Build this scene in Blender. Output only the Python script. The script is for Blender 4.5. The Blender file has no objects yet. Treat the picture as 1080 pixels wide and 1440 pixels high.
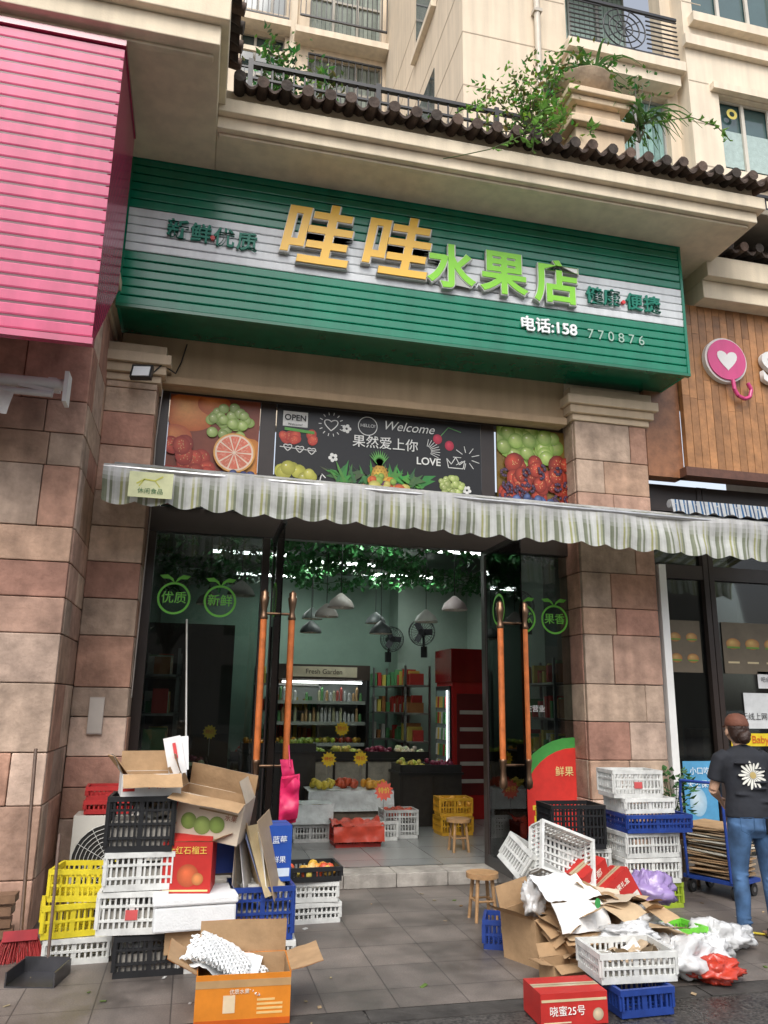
import bpy, math, random
from mathutils import Vector, Matrix, Euler, noise
R=math.radians
random.seed(7)
scene=bpy.context.scene
# ------------------------------------------------------------ materials
def nmat(name):
    m=bpy.data.materials.new(name);m.use_nodes=True;nt=m.node_tree
    return m,nt,nt.nodes["Principled BSDF"]
def M(name,rough=.5,metal=0,grime=.3,gscale=6,bump=0,bscale=60,spec=.5,transl=0,streak=0,alpha=1):
    m,nt,b=nmat(name);N=nt.nodes;L=nt.links
    at=N.new("ShaderNodeAttribute");at.attribute_name="Col"
    tc=N.new("ShaderNodeTexCoord")
    nz=N.new("ShaderNodeTexNoise");nz.inputs["Scale"].default_value=gscale;nz.inputs["Detail"].default_value=8;nz.inputs["Roughness"].default_value=.65
    L.new(tc.outputs["Object"],nz.inputs["Vector"])
    mr=N.new("ShaderNodeMapRange");mr.inputs["From Min"].default_value=.3;mr.inputs["From Max"].default_value=.7
    mr.inputs["To Min"].default_value=1-grime;mr.inputs["To Max"].default_value=1+grime*.35
    L.new(nz.outputs["Fac"],mr.inputs["Value"])
    mx=N.new("ShaderNodeVectorMath");mx.operation='SCALE'
    L.new(at.outputs["Color"],mx.inputs[0]);L.new(mr.outputs[0],mx.inputs["Scale"])
    if streak:
        mp=N.new("ShaderNodeMapping");mp.inputs["Scale"].default_value=(5,5,.35);L.new(tc.outputs["Object"],mp.inputs["Vector"])
        ns=N.new("ShaderNodeTexNoise");ns.inputs["Scale"].default_value=1.6;ns.inputs["Detail"].default_value=6;L.new(mp.outputs[0],ns.inputs["Vector"])
        m2=N.new("ShaderNodeMapRange");m2.inputs["From Min"].default_value=.35;m2.inputs["From Max"].default_value=.62;m2.inputs["To Min"].default_value=1-streak;m2.inputs["To Max"].default_value=1.03
        L.new(ns.outputs["Fac"],m2.inputs["Value"])
        mz=N.new("ShaderNodeVectorMath");mz.operation='SCALE';L.new(mx.outputs[0],mz.inputs[0]);L.new(m2.outputs[0],mz.inputs["Scale"]);mx=mz
    L.new(mx.outputs[0],b.inputs["Base Color"])
    b.inputs["Roughness"].default_value=rough;b.inputs["Metallic"].default_value=metal
    b.inputs["Specular IOR Level"].default_value=spec
    if bump:
        n2=N.new("ShaderNodeTexNoise");n2.inputs["Scale"].default_value=bscale;n2.inputs["Detail"].default_value=6
        L.new(tc.outputs["Object"],n2.inputs["Vector"])
        bp=N.new("ShaderNodeBump");bp.inputs["Strength"].default_value=bump;bp.inputs["Distance"].default_value=.02
        L.new(n2.outputs["Fac"],bp.inputs["Height"]);L.new(bp.outputs[0],b.inputs["Normal"])
    out=N["Material Output"]
    if transl:
        t=N.new("ShaderNodeBsdfTranslucent");L.new(mx.outputs[0],t.inputs["Color"])
        ms=N.new("ShaderNodeMixShader");ms.inputs[0].default_value=transl
        L.new(b.outputs[0],ms.inputs[1]);L.new(t.outputs[0],ms.inputs[2]);L.new(ms.outputs[0],out.inputs[0])
    if alpha<1:
        t=N.new("ShaderNodeBsdfTransparent")
        ms=N.new("ShaderNodeMixShader");ms.inputs[0].default_value=alpha
        L.new(t.outputs[0],ms.inputs[1]);L.new(b.outputs[0],ms.inputs[2]);L.new(ms.outputs[0],out.inputs[0])
    return m
MAT={
 'plastic':M("crate_plastic",.45,grime=.3,gscale=9),
 'card':M("cardboard",.85,grime=.28,gscale=5,bump=.2,bscale=25,spec=.2),
 'print':M("printed_carton",.5,grime=.2,gscale=6,spec=.4),
 'paint':M("painted_surface",.5,grime=.12,gscale=3),
 'gloss':M("glossy_panel",.2,grime=.14,gscale=2,spec=.7,streak=.12),
 'stone':M("stone_block",.8,grime=.45,gscale=4.5,bump=.6,bscale=14,spec=.3,streak=.15),
 'stucco':M("stucco_wall",.85,grime=.09,gscale=1.3,bump=.12,bscale=60,spec=.2,streak=.10),
 'tile':M("clay_roof_tile",.75,grime=.6,gscale=9,bump=.4,bscale=30,spec=.3),
 'metal':M("brushed_metal",.35,metal=.85,grime=.25,gscale=8),
 'dark':M("dark_frame",.35,grime=.2,gscale=5),
 'cloth':M("woven_cloth",.9,grime=.2,gscale=12,bump=.3,bscale=40,spec=.2),
 'awn':M("awning_fabric",.8,grime=.3,gscale=4,bump=.1,bscale=20,spec=.2,transl=.35,streak=.12),
 'leaf':M("leaf",.5,grime=.3,gscale=3,spec=.4,transl=.3),
 'leaf2':M("artificial_leaf",.45,grime=.3,gscale=3,spec=.4),
 'wood':M("varnished_wood",.4,grime=.4,gscale=10,bump=.1,bscale=30),
 'skin':M("skin",.55,grime=.08,gscale=8),
 'hair':M("hair",.6,grime=.5,gscale=40,bump=.5,bscale=90),
 'bag':M("thin_plastic_film",.22,grime=.2,gscale=8,spec=.8,alpha=.8,bump=.5,bscale=16),
 'foam':M("styrofoam",.7,grime=.1,gscale=8,bump=.2,bscale=90,spec=.3),
 'poster':M("poster_print",.35,grime=.14,gscale=22,spec=.4),
 'fruit':M("fruit_skin",.4,grime=.2,gscale=12),
 'window':M("window_glass",.06,grime=.25,gscale=1.5,spec=1.0),
}
m=bpy.data.materials.new("clear_glass");m.use_nodes=True;nt=m.node_tree;N=nt.nodes;L=nt.links;N.remove(N["Principled BSDF"])
tr=N.new("ShaderNodeBsdfTransparent");tr.inputs[0].default_value=(.60,.65,.63,1)
gl=N.new("ShaderNodeBsdfGlossy");gl.inputs["Roughness"].default_value=.02
fr=N.new("ShaderNodeFresnel");fr.inputs[0].default_value=1.6
ms=N.new("ShaderNodeMixShader");L.new(fr.outputs[0],ms.inputs[0]);L.new(tr.outputs[0],ms.inputs[1]);L.new(gl.outputs[0],ms.inputs[2]);L.new(ms.outputs[0],N["Material Output"].inputs[0])
MAT['glass']=m
def emat(name,s):
    m,nt,b=nmat(name);at=nt.nodes.new("ShaderNodeAttribute");at.attribute_name="Col"
    nt.links.new(at.outputs["Color"],b.inputs["Emission Color"]);nt.links.new(at.outputs["Color"],b.inputs["Base Color"]);b.inputs["Emission Strength"].default_value=s
    try:m.cycles.emission_sampling='NONE'
    except Exception:pass
    return m
MAT['tube']=emat("lit_tube",9);MAT['led']=emat("lit_led_strip",6)
_cm={}
def cmat(col,rough=.45):
    k=(tuple(col),rough)
    if k not in _cm:
        m,nt,b=nmat("ink_%d"%len(_cm));b.inputs["Base Color"].default_value=(*col,1);b.inputs["Roughness"].default_value=rough;_cm[k]=m
    return _cm[k]
# ------------------------------------------------------------ mesh builder
class MB:
    def __init__(s):
        s.v=[];s.f=[];s.c=[];s.m=[];s.sm=[];s.keys=[];s.T=Matrix.Identity(4)
    def add(s,vs,fs,col,mat,vc=None,sm=False):
        if mat not in s.keys:s.keys.append(mat)
        mi=s.keys.index(mat);o=len(s.v)
        for p in vs:s.v.append(s.T@Vector(p))
        for i,f in enumerate(fs):
            s.f.append([j+o for j in f]);s.m.append(mi);s.sm.append(sm)
            s.c.append([vc[j] for j in f] if vc else [col]*len(f))
    def bx(s,x0,x1,y0,y1,z0,z1,col,mat='paint'):
        vs=[(x,y,z) for z in(z0,z1) for y in(y0,y1) for x in(x0,x1)]
        s.add(vs,[(0,2,3,1),(4,5,7,6),(0,1,5,4),(2,6,7,3),(0,4,6,2),(1,3,7,5)],col,mat)
    def box(s,c,d,col,mat='paint',rot=None):
        T=s.T
        s.T=T@Matrix.Translation(c)@(Euler(rot).to_matrix().to_4x4() if rot else Matrix.Identity(4))
        s.bx(-d[0]/2,d[0]/2,-d[1]/2,d[1]/2,-d[2]/2,d[2]/2,col,mat);s.T=T
    def quad(s,a,b,c,d,col,mat='paint'):
        s.add([a,b,c,d],[(0,1,2,3)],col,mat)
    def cyl(s,p0,p1,r0,r1=None,col=(1,1,1),mat='paint',n=12,caps=True,sm=True):
        r1=r0 if r1 is None else r1
        p0=Vector(p0);p1=Vector(p1);d=(p1-p0).normalized()
        u=d.orthogonal().normalized();w=d.cross(u)
        vs=[]
        for p,r in((p0,r0),(p1,r1)):
            for i in range(n):
                a=2*math.pi*i/n;vs.append(p+u*math.cos(a)*r+w*math.sin(a)*r)
        s.add(vs,[(i,(i+1)%n,n+(i+1)%n,n+i) for i in range(n)],col,mat,sm=sm)
        if caps:
            s.add(vs,[tuple(range(n-1,-1,-1)),tuple(range(n,2*n))],col,mat)
    def tube(s,pts,r,col,mat='paint',n=6):
        for a,b in zip(pts[:-1],pts[1:]):s.cyl(a,b,r,r,col,mat,n,False)
    def loft(s,rings,col,mat,n=16,cap=True):
        vs=[];P=[Vector(r[0]) for r in rings]
        for i,(c,rx,ry) in enumerate(rings):
            a=P[max(0,i-1)];b=P[min(len(P)-1,i+1)];d=(b-a).normalized()
            ux=Vector((1,0,0));ux=(ux-d*ux.dot(d))
            if ux.length<.3:ux=Vector((0,0,1))-d*d.z
            ux.normalize();uy=d.cross(ux)
            for k in range(n):
                t=2*math.pi*k/n;vs.append(P[i]+ux*math.cos(t)*rx+uy*math.sin(t)*ry)
        fs=[]
        for i in range(len(rings)-1):
            for k in range(n):fs.append((i*n+k,i*n+(k+1)%n,(i+1)*n+(k+1)%n,(i+1)*n+k))
        if cap:fs.append(tuple(range(n-1,-1,-1)));fs.append(tuple(range((len(rings)-1)*n,len(rings)*n)))
        s.add(vs,fs,col,mat,sm=True)
    def ell(s,c,r,col,mat='paint',n=12,vc=None):
        vs=[];fs=[];h=max(4,n//2)
        for i in range(h+1):
            ph=math.pi*i/h
            for k in range(n):
                t=2*math.pi*k/n;vs.append((c[0]+r[0]*math.sin(ph)*math.cos(t),c[1]+r[1]*math.sin(ph)*math.sin(t),c[2]-r[2]*math.cos(ph)))
        for i in range(h):
            for k in range(n):fs.append((i*n+k,i*n+(k+1)%n,(i+1)*n+(k+1)%n,(i+1)*n+k))
        s.add(vs,fs,col,mat,sm=True)
    def lathe(s,c,prof,col,mat,n=20):
        vs=[];fs=[]
        for r,z in prof:
            for k in range(n):
                t=2*math.pi*k/n;vs.append((c[0]+r*math.cos(t),c[1]+r*math.sin(t),c[2]+z))
        for i in range(len(prof)-1):
            for k in range(n):fs.append((i*n+k,i*n+(k+1)%n,(i+1)*n+(k+1)%n,(i+1)*n+k))
        s.add(vs,fs,col,mat,sm=True)
    def disc(s,cx,cz,y,rx,rz,col,rim=None,n=18,rot=0,clip=None,hx=-.25,hz=.3,mat='poster',a0=0,a1=2*math.pi):
        rim=rim or col
        def C(x,z):
            if clip:x=min(max(x,clip[0]),clip[1]);z=min(max(z,clip[2]),clip[3])
            return(x,y,z)
        ca,sa=math.cos(rot),math.sin(rot)
        vs=[C(cx+hx*rx*ca-hz*rz*sa,cz+hx*rx*sa+hz*rz*ca)]
        full=abs(a1-a0-2*math.pi)<1e-6
        for i in range(n+(0 if full else 1)):
            t=a0+(a1-a0)*i/n;x=rx*math.cos(t);z=rz*math.sin(t);vs.append(C(cx+x*ca-z*sa,cz+x*sa+z*ca))
        k=len(vs)-1
        fs=[(0,i+1,(i+1)%k+1) for i in range(k if full else k-1)]
        s.add(vs,fs,col,mat,vc=[col]+[rim]*k)
    def ring(s,cx,cz,y,r0,r1,col,n=28,mat='poster'):
        vs=[]
        for r in(r0,r1):
            for i in range(n):
                t=2*math.pi*i/n;vs.append((cx+r*math.cos(t),y,cz+r*math.sin(t)))
        s.add(vs,[(i,(i+1)%n,n+(i+1)%n,n+i) for i in range(n)],col,mat)
    def poly(s,pts,y,col,mat='poster'):
        s.add([(p[0],y,p[1]) for p in pts],[tuple(range(len(pts)))],col,mat)
    def line(s,pts,y,w,col,mat='poster'):
        for a,b in zip(pts[:-1],pts[1:]):
            dx,dz=b[0]-a[0],b[1]-a[1];l=math.hypot(dx,dz) or 1;nx,nz=-dz/l*w/2,dx/l*w/2
            s.add([(a[0]+nx,y,a[1]+nz),(b[0]+nx,y,b[1]+nz),(b[0]-nx,y,b[1]-nz),(a[0]-nx,y,a[1]-nz)],[(0,1,2,3)],col,mat)
    def leaf(s,p,d,size,col,wd=.45,mat='leaf',curl=.15):
        p=Vector(p);d=Vector(d).normalized();u=d.cross(Vector((random.uniform(-.5,.5),random.uniform(-.5,.5),1)))
        if u.length<.01:u=d.orthogonal()
        u.normalize();w=d.cross(u)
        f=random.uniform(.7,1.25);c=tuple(x*f for x in col)
        s.add([p,p+d*size*.45+u*size*wd*.5+w*size*curl,p+d*size,p+d*size*.45-u*size*wd*.5+w*size*curl],[(0,1,2),(0,2,3)],c,mat)
    def sheet(s,o,u,v,nu,nv,amp,col,mat,seed=0,freq=5,curl=None,sm=True):
        o=Vector(o);u=Vector(u);v=Vector(v);nn=u.cross(v).normalized();vs=[]
        for j in range(nv+1):
            for i in range(nu+1):
                p=o+u*(i/nu)+v*(j/nv);q=p*freq+Vector((seed,seed*1.7,0))
                p=p+nn*amp*(noise.noise(q)+.5*abs(noise.noise(q*2.3)))
                if curl:p=p+curl((i/nu),(j/nv))
                vs.append(p)
        s.add(vs,[(j*(nu+1)+i,j*(nu+1)+i+1,(j+1)*(nu+1)+i+1,(j+1)*(nu+1)+i) for j in range(nv) for i in range(nu)],col,mat,sm=sm)
    def blob(s,c,r,col,mat,seed=0,n=44,amp=.35,freq=6):
        vs=[];fs=[];h=n//2;c=Vector(c)
        for i in range(h+1):
            ph=math.pi*i/h
            for k in range(n):
                t=2*math.pi*k/n;d=Vector((math.sin(ph)*math.cos(t),math.sin(ph)*math.sin(t),-math.cos(ph)))
                q=d*1.6+Vector((seed*3.1,seed,0))
                a=1+amp*noise.noise(q)-amp*.9*abs(noise.noise(q*2.2))+amp*.25-amp*.8*abs(noise.noise(q*5))+amp*.15-amp*.35*abs(noise.noise(q*10))
                p=Vector((d.x*r[0]*a,d.y*r[1]*a,d.z*r[2]*a))
                p.z=max(p.z,-r[2]*.8)
                vs.append(c+p)
        for i in range(h):
            for k in range(n):fs.append((i*n+k,i*n+(k+1)%n,(i+1)*n+(k+1)%n,(i+1)*n+k))
        s.add(vs,fs,col,mat,sm=True)
    def build(s,name,parent=None,loc=(0,0,0),rot=(0,0,0),bevel=0):
        me=bpy.data.meshes.new(name)
        me.from_pydata([tuple(v) for v in s.v],[],s.f)
        for k in s.keys:me.materials.append(MAT[k])
        me.polygons.foreach_set("material_index",s.m);me.polygons.foreach_set("use_smooth",s.sm)
        ca=me.color_attributes.new("Col",'FLOAT_COLOR','CORNER')
        buf=[]
        for fc in s.c:
            for c in fc:buf+=[c[0],c[1],c[2],1]
        ca.data.foreach_set("color",buf);me.update()
        ob=bpy.data.objects.new(name,me);scene.collection.objects.link(ob)
        ob.location=loc;ob.rotation_euler=rot
        if parent:ob.parent=parent
        if bevel:
            b=ob.modifiers.new("bevel",'BEVEL');b.width=bevel;b.segments=2;b.limit_method='ANGLE'
        return ob
def empty(name,loc=(0,0,0),rot=(0,0,0),parent=None):
    e=bpy.data.objects.new(name,None);scene.collection.objects.link(e);e.location=loc;e.rotation_euler=rot;e.parent=parent;return e
def txt(s,loc,size,col,parent=None,ext=.002,bold=0,rot=(90,0,0),name="lettering",shear=0,rough=.45):
    c=bpy.data.curves.new(name,'FONT');c.body=s;c.size=size;c.extrude=ext;c.offset=bold;c.align_x='CENTER';c.align_y='CENTER';c.shear=shear
    o=bpy.data.objects.new(name,c);scene.collection.objects.link(o);o.location=loc;o.rotation_euler=[R(a) for a in rot]
    c.materials.append(cmat(col,rough))
    if parent:o.parent=parent
    return o
def wallgrid(mb,x0,x1,z0,z1,y,th,ops,col,mat='stucco'):
    xs=sorted(set([x0,x1]+[min(max(a,x0),x1) for o in ops for a in o[:2]]));zs=sorted(set([z0,z1]+[min(max(a,z0),z1) for o in ops for a in o[2:4]]))
    for i in range(len(xs)-1):
        for j in range(len(zs)-1):
            cx=(xs[i]+xs[i+1])/2;cz=(zs[j]+zs[j+1])/2
            if any(o[0]<cx<o[1] and o[2]<cz<o[3] for o in ops):continue
            mb.bx(xs[i],xs[i+1],y,y+th,zs[j],zs[j+1],col,mat)
def window(mb,x0,x1,z0,z1,y,nx=2,nz=1,fc=(.35,.35,.33),gc=(.06,.1,.1),curtain=None,fw=.06):
    mb.bx(x0,x1,y+.06,y+.08,z0,z1,gc,'window')
    if curtain:
        n=int((x1-x0)/.1)
        for i in range(n):
            a=x0+(x1-x0)*i/n;b=x0+(x1-x0)*(i+1)/n;f=random.uniform(.75,1.1)
            mb.bx(a,b-.012,y+.045,y+.055,z0,z1,tuple(q*f for q in curtain),'cloth')
    for i in range(nx+1):
        x=x0+(x1-x0)*i/nx;mb.bx(max(x0,x-fw/2),min(x1,x+fw/2),y,y+.04,z0,z1,fc,'paint')
    for z in [z0+(z1-z0)*j/nz for j in range(nz+1)]:
        mb.bx(x0,x1,y+.003,y+.037,max(z0,z-fw/2),min(z1,z+fw/2),fc,'paint')
CREAM=(.76,.64,.46);CREAM2=(.80,.69,.52)
# ------------------------------------------------------------ ground
def ground_mat():
    m,nt,b=nmat("paving_slabs");N=nt.nodes;L=nt.links
    tc=N.new("ShaderNodeTexCoord");br=N.new("ShaderNodeTexBrick")
    br.offset=0;br.inputs["Scale"].default_value=1;br.inputs["Brick Width"].default_value=.4;br.inputs["Row Height"].default_value=.4;br.inputs["Mortar Size"].default_value=.004
    br.inputs["Color1"].default_value=(.19,.162,.142,1);br.inputs["Color2"].default_value=(.15,.13,.116,1);br.inputs["Mortar"].default_value=(.07,.06,.055,1)
    L.new(tc.outputs["Object"],br.inputs["Vector"])
    nz=N.new("ShaderNodeTexNoise");nz.inputs["Scale"].default_value=1.6;nz.inputs["Detail"].default_value=10;nz.inputs["Roughness"].default_value=.7;L.new(tc.outputs["Object"],nz.inputs["Vector"])
    mr=N.new("ShaderNodeMapRange");mr.inputs["From Min"].default_value=.35;mr.inputs["From Max"].default_value=.65;mr.inputs["To Min"].default_value=.45;mr.inputs["To Max"].default_value=1.2;L.new(nz.outputs["Fac"],mr.inputs["Value"])
    vm=N.new("ShaderNodeVectorMath");vm.operation='SCALE';L.new(br.outputs["Color"],vm.inputs[0]);L.new(mr.outputs[0],vm.inputs["Scale"])
    n3=N.new("ShaderNodeTexNoise");n3.inputs["Scale"].default_value=110;n3.inputs["Detail"].default_value=3;L.new(tc.outputs["Object"],n3.inputs["Vector"])
    mr3=N.new("ShaderNodeMapRange");mr3.inputs["To Min"].default_value=.55;mr3.inputs["To Max"].default_value=1.45;L.new(n3.outputs["Fac"],mr3.inputs["Value"])
    v2=N.new("ShaderNodeVectorMath");v2.operation='SCALE';L.new(vm.outputs[0],v2.inputs[0]);L.new(mr3.outputs[0],v2.inputs["Scale"])
    L.new(v2.outputs[0],b.inputs["Base Color"])
    r=N.new("ShaderNodeMapRange");r.inputs["From Min"].default_value=.35;r.inputs["From Max"].default_value=.65;r.inputs["To Min"].default_value=.32;r.inputs["To Max"].default_value=.7;L.new(nz.outputs["Fac"],r.inputs["Value"]);L.new(r.outputs[0],b.inputs["Roughness"])
    bp=N.new("ShaderNodeBump");bp.inputs["Strength"].default_value=.2;bp.inputs["Distance"].default_value=.005;L.new(br.outputs["Fac"],bp.inputs["Height"]);bp.invert=True;L.new(bp.outputs[0],b.inputs["Normal"])
    return m
def asphalt_mat():
    m,nt,b=nmat("wet_asphalt");N=nt.nodes;L=nt.links
    tc=N.new("ShaderNodeTexCoord");n=N.new("ShaderNodeTexNoise");n.inputs["Scale"].default_value=70;n.inputs["Detail"].default_value=4;L.new(tc.outputs["Object"],n.inputs["Vector"])
    n2=N.new("ShaderNodeTexNoise");n2.inputs["Scale"].default_value=2.5;n2.inputs["Detail"].default_value=8;L.new(tc.outputs["Object"],n2.inputs["Vector"])
    cr=N.new("ShaderNodeValToRGB");cr.color_ramp.elements[0].position=.35;cr.color_ramp.elements[0].color=(.018,.017,.017,1);cr.color_ramp.elements[1].position=.75;cr.color_ramp.elements[1].color=(.12,.11,.1,1);L.new(n.outputs["Fac"],cr.inputs[0]);L.new(cr.outputs[0],b.inputs["Base Color"])
    mr=N.new("ShaderNodeMapRange");mr.inputs["From Min"].default_value=.4;mr.inputs["From Max"].default_value=.6;mr.inputs["To Min"].default_value=.15;mr.inputs["To Max"].default_value=.75;L.new(n2.outputs["Fac"],mr.inputs["Value"]);L.new(mr.outputs[0],b.inputs["Roughness"])
    bp=N.new("ShaderNodeBump");bp.inputs["Strength"].default_value=.5;bp.inputs["Distance"].default_value=.008;L.new(n.outputs["Fac"],bp.inputs["Height"]);L.new(bp.outputs[0],b.inputs["Normal"])
    return m
def plane(name,x0,x1,y0,y1,z,mat):
    me=bpy.data.meshes.new(name);me.from_pydata([(x0,y0,z),(x1,y0,z),(x1,y1,z),(x0,y1,z)],[],[(0,1,2,3)]);me.materials.append(mat)
    o=bpy.data.objects.new(name,me);scene.collection.objects.link(o);return o
AS=asphalt_mat();PV=ground_mat()
plane("ground",-300,300,-300,300,-.016,AS)
plane("road",-120,120,-9,4.52,-.008,AS)
plane("pavement",-60,60,4.52,7.5,0,PV)
k=MB()
for i in range(40):
    x=-20+i*1.0
    k.bx(x+.006,x+.994,4.36,4.52,-.03,-.002,(.07,.065,.06),'stone')
k.build("kerb")
mb=MB();rn=random.Random(11)
for i in range(90):
    x=rn.uniform(-.9,4.6);y=rn.uniform(4.2,7.0);c=rn.choice([(.3,.25,.15),(.5,.5,.48),(.1,.16,.04),(.2,.13,.07),(.45,.33,.2)])
    if 1.2<x<1.9 and rn.random()<.7:continue
    mb.box((x,y,.005),(rn.uniform(.01,.05),rn.uniform(.008,.03),.003),c,'card',(rn.uniform(-.2,.2),rn.uniform(-.2,.2),rn.uniform(0,3)))
mb.build("ground_litter")
# ------------------------------------------------------------ shop building
B=empty("shop_building")
STC=[(.52,.34,.24),(.60,.44,.33),(.42,.27,.20),(.64,.47,.37),(.54,.31,.22),(.46,.34,.26),(.57,.36,.27),(.50,.27,.20)]
def stonecol(mb,x0,x1,y0,y1,z0,z1,row=.34,seed=1):
    rnd=random.Random(seed)
    mb.bx(x0+.02,x1-.02,y0+.02,y1-.02,z0,z1,(.2,.14,.11),'stone')
    z=z0
    while z<z1-.02:
        h=row*rnd.choice([.75,1,1,1.35]);zz=min(z+h,z1)
        xs=[x0]
        w=x1-x0
        if w>.6:
            x=x0+rnd.uniform(.3,.7)
            while x<x1-.2:xs.append(x);x+=rnd.uniform(.4,.8)
        xs.append(x1)
        for a,b in zip(xs[:-1],xs[1:]):
            c=rnd.choice(STC);f=rnd.uniform(.78,1.1);p=rnd.uniform(0,.014)
            mb.bx(a+.003,b-.003,y0-p,y0+.04,z+.003,zz-.003,tuple(q*f for q in c),'stone')
        for sx,sg in((x0,-1),(x1,1)):
            ys=[y0+.042]
            y=y0+rnd.uniform(.25,.5)
            while y<y1-.15:ys.append(y);y+=rnd.uniform(.3,.6)
            ys.append(y1)
            for a,b in zip(ys[:-1],ys[1:]):
                if b-a<.02:continue
                c=rnd.choice(STC);f=rnd.uniform(.78,1.1);p=rnd.uniform(0,.008)
                if sg<0:mb.bx(sx-p,sx+.02,a+.003,b-.003,z+.003,zz-.003,tuple(q*f for q in c),'stone')
                else:mb.bx(sx-.02,sx+p,a+.003,b-.003,z+.003,zz-.003,tuple(q*f for q in c),'stone')
        z=zz
mb=MB()
stonecol(mb,-3.4,-.99,6.2,7.6,0,4.95,row=.36,seed=3)
stonecol(mb,-.985,-.53,7.05,7.6,0,4.45,row=.32,seed=4)
stonecol(mb,3.75,4.60,7.1,7.6,0,4.55,row=.36,seed=5)
mb.build("stone_pillars",B,bevel=.008)
mb=MB()
STB=(.62,.49,.35)
def cap(mb,x0,x1,y0,y1,z):
    mb.bx(x0-.03,x1+.03,y0-.03,y1,z,z+.07,STB,'stucco')
    mb.bx(x0-.07,x1+.07,y0-.07,y1,z+.072,z+.16,(.56,.44,.31),'stucco')
    mb.bx(x0-.11,x1+.11,y0-.11,y1,z+.162,z+.26,STB,'stucco')
    mb.bx(x0-.06,x1+.06,y0-.06,y1,z+.262,z+.36,(.56,.44,.31),'stucco')
cap(mb,3.75,4.60,7.1,7.6,4.55)
cap(mb,-.98,-.53,7.05,7.6,4.45)
cap(mb,-3.4,-.99,6.2,7.6,4.95)
mb.bx(-3.35,-1.02,6.25,7.6,5.32,6.52,CREAM,'stucco')
mb.bx(-.9,3.7,7.2,7.6,4.52,6.52,(.48,.35,.22),'stucco')
mb.bx(-.5,3.68,7.12,7.198,4.5,4.58,(.42,.30,.19),'stucco')
mb.bx(3.702,5.25,7.2,7.6,4.92,6.52,CREAM,'stucco')
mb.build("upper_walls",B,bevel=.006)
mb=MB()
C=CREAM2
mb.bx(-.15,5.37,6.0,7.6,6.50,6.62,C,'stucco')
mb.bx(-.15,5.43,5.93,7.6,6.622,6.76,C,'stucco')
mb.bx(-.15,5.37,6.03,7.6,6.762,6.93,CREAM,'stucco')
mb.bx(-4,-.152,5.1,7.6,6.50,6.68,C,'stucco')
mb.bx(-4,-.09,5.03,7.6,6.682,7.0,C,'stucco')
mb.bx(-4,-.152,5.0,7.6,7.002,7.1,CREAM,'stucco')
mb.bx(-.13,5.3,6.06,6.12,6.47,6.498,C,'stucco')
mb.bx(-3.9,-.2,5.2,5.26,6.47,6.498,C,'stucco')
mb.bx(-4,9.5,6.4,9.3,6.952,7.02,(.3,.26,.2),'stucco')
mb.bx(5.30,9.5,6.85,7.6,6.1,6.32,C,'stucco')
mb.bx(5.30,9.5,6.75,7.6,6.322,6.58,C,'stucco')
mb.build("cornice",B,bevel=.008)
def tiles(mb,x0,x1,y0,z0,y1,z1,per=.2,axis='x',sg=1):
    n=int(abs(x1-x0)/per*10);rows=8;vs=[];fs=[]
    for th in(0,1):
        for j in range(rows+1):
            t=j/rows
            for i in range(n+1):
                x=x0+(x1-x0)*i/n;ph=2*math.pi*(i/10)
                w=.045*math.cos(ph);w=w*1.2 if w>0 else w*.8
                y=y0+(y1-y0)*t;z=z0+(z1-z0)*t+w-th*.03+((j%2)*.012)
                jit=.02*noise.noise(Vector((math.floor(i/10+.5)*3.3,t*2,9)))
                if axis=='x':vs.append((x,y+jit,z+jit))
                else:vs.append((y*sg,x,z+jit))
    m1=(n+1)*(rows+1)
    for j in range(rows):
        for i in range(n):
            a=j*(n+1)+i;fs.append((a,a+1,a+n+2,a+n+1));b=a+m1;fs.append((b,b+n+1,b+n+2,b+1))
    for i in range(n):fs.append((i,i+m1,i+1+m1,i+1))
    mb.add(vs,fs,(.085,.06,.048),'tile',sm=False)
    for q in range(int(abs(x1-x0)/per)+1):
        x=x0+q*per*(1 if x1>x0 else -1)
        c=random.choice([(.10,.07,.055),(.07,.055,.045),(.15,.10,.075)]);dz=random.uniform(-.012,.012);dx=random.uniform(-.012,.012)
        if axis=='x':
            a=Vector((x+dx,y0-.03,z0+.02+dz));b=Vector((x,y0+.25,z0+.05))
        else:
            a=Vector((y0*sg+.03,x+dx,z0+.02+dz));b=Vector((y0*sg-.2,x,z0+.05))
        mb.cyl(a,b,.055,.05,c,'tile',10)
mb=MB()
tiles(mb,0.02,5.5,5.84,6.88,6.5,7.17)
tiles(mb,4.95,5.95,-.01,7.13,-.6,7.35,axis='y')
tiles(mb,5.55,9.5,6.68,6.68,7.2,6.9)
mb.build("roof_tiles",B)
FR=(.035,.024,.02)
mb=MB()
y0,y1=7.36,7.46
mb.bx(-.53,3.9,y0,y1,4.50,4.56,FR,'dark')
for x in(-.53,.46,2.79,3.82):
    w=.15 if x in(.46,2.79) else .10
    mb.bx(x,x+w,y0-.003,y1,3.36,4.498,FR,'dark')
mb.bx(-.53,3.9,y0-.006,y1,3.12,3.358,FR,'dark')
for x,w in((-.53,.09),(.55,.07),(2.80,.07),(3.81,.09)):
    mb.bx(x,x+w,y0-.003,y1,.12,3.118,FR,'dark')
mb.bx(-.44,.55,y0,y1,.12,.2,FR,'dark');mb.bx(2.87,3.81,y0,y1,.12,.2,FR,'dark')
mb.build("door_frame",B,bevel=.004)
mb=MB()
mb.bx(-.44,.55,7.40,7.41,.2,3.12,(1,1,1),'glass');mb.bx(2.87,3.81,7.40,7.41,.2,3.12,(1,1,1),'glass')
mb.build("shopfront_glass",B)
mb=MB()
for i in range(9):
    x=-.53+i*.48
    mb.bx(x+.003,min(x+.477,3.9),7.2,7.5,0.0,.117,(.40,.37,.33),'stone')
mb.build("door_step",B,bevel=.006)
MINT=(.30,.44,.36)
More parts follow.
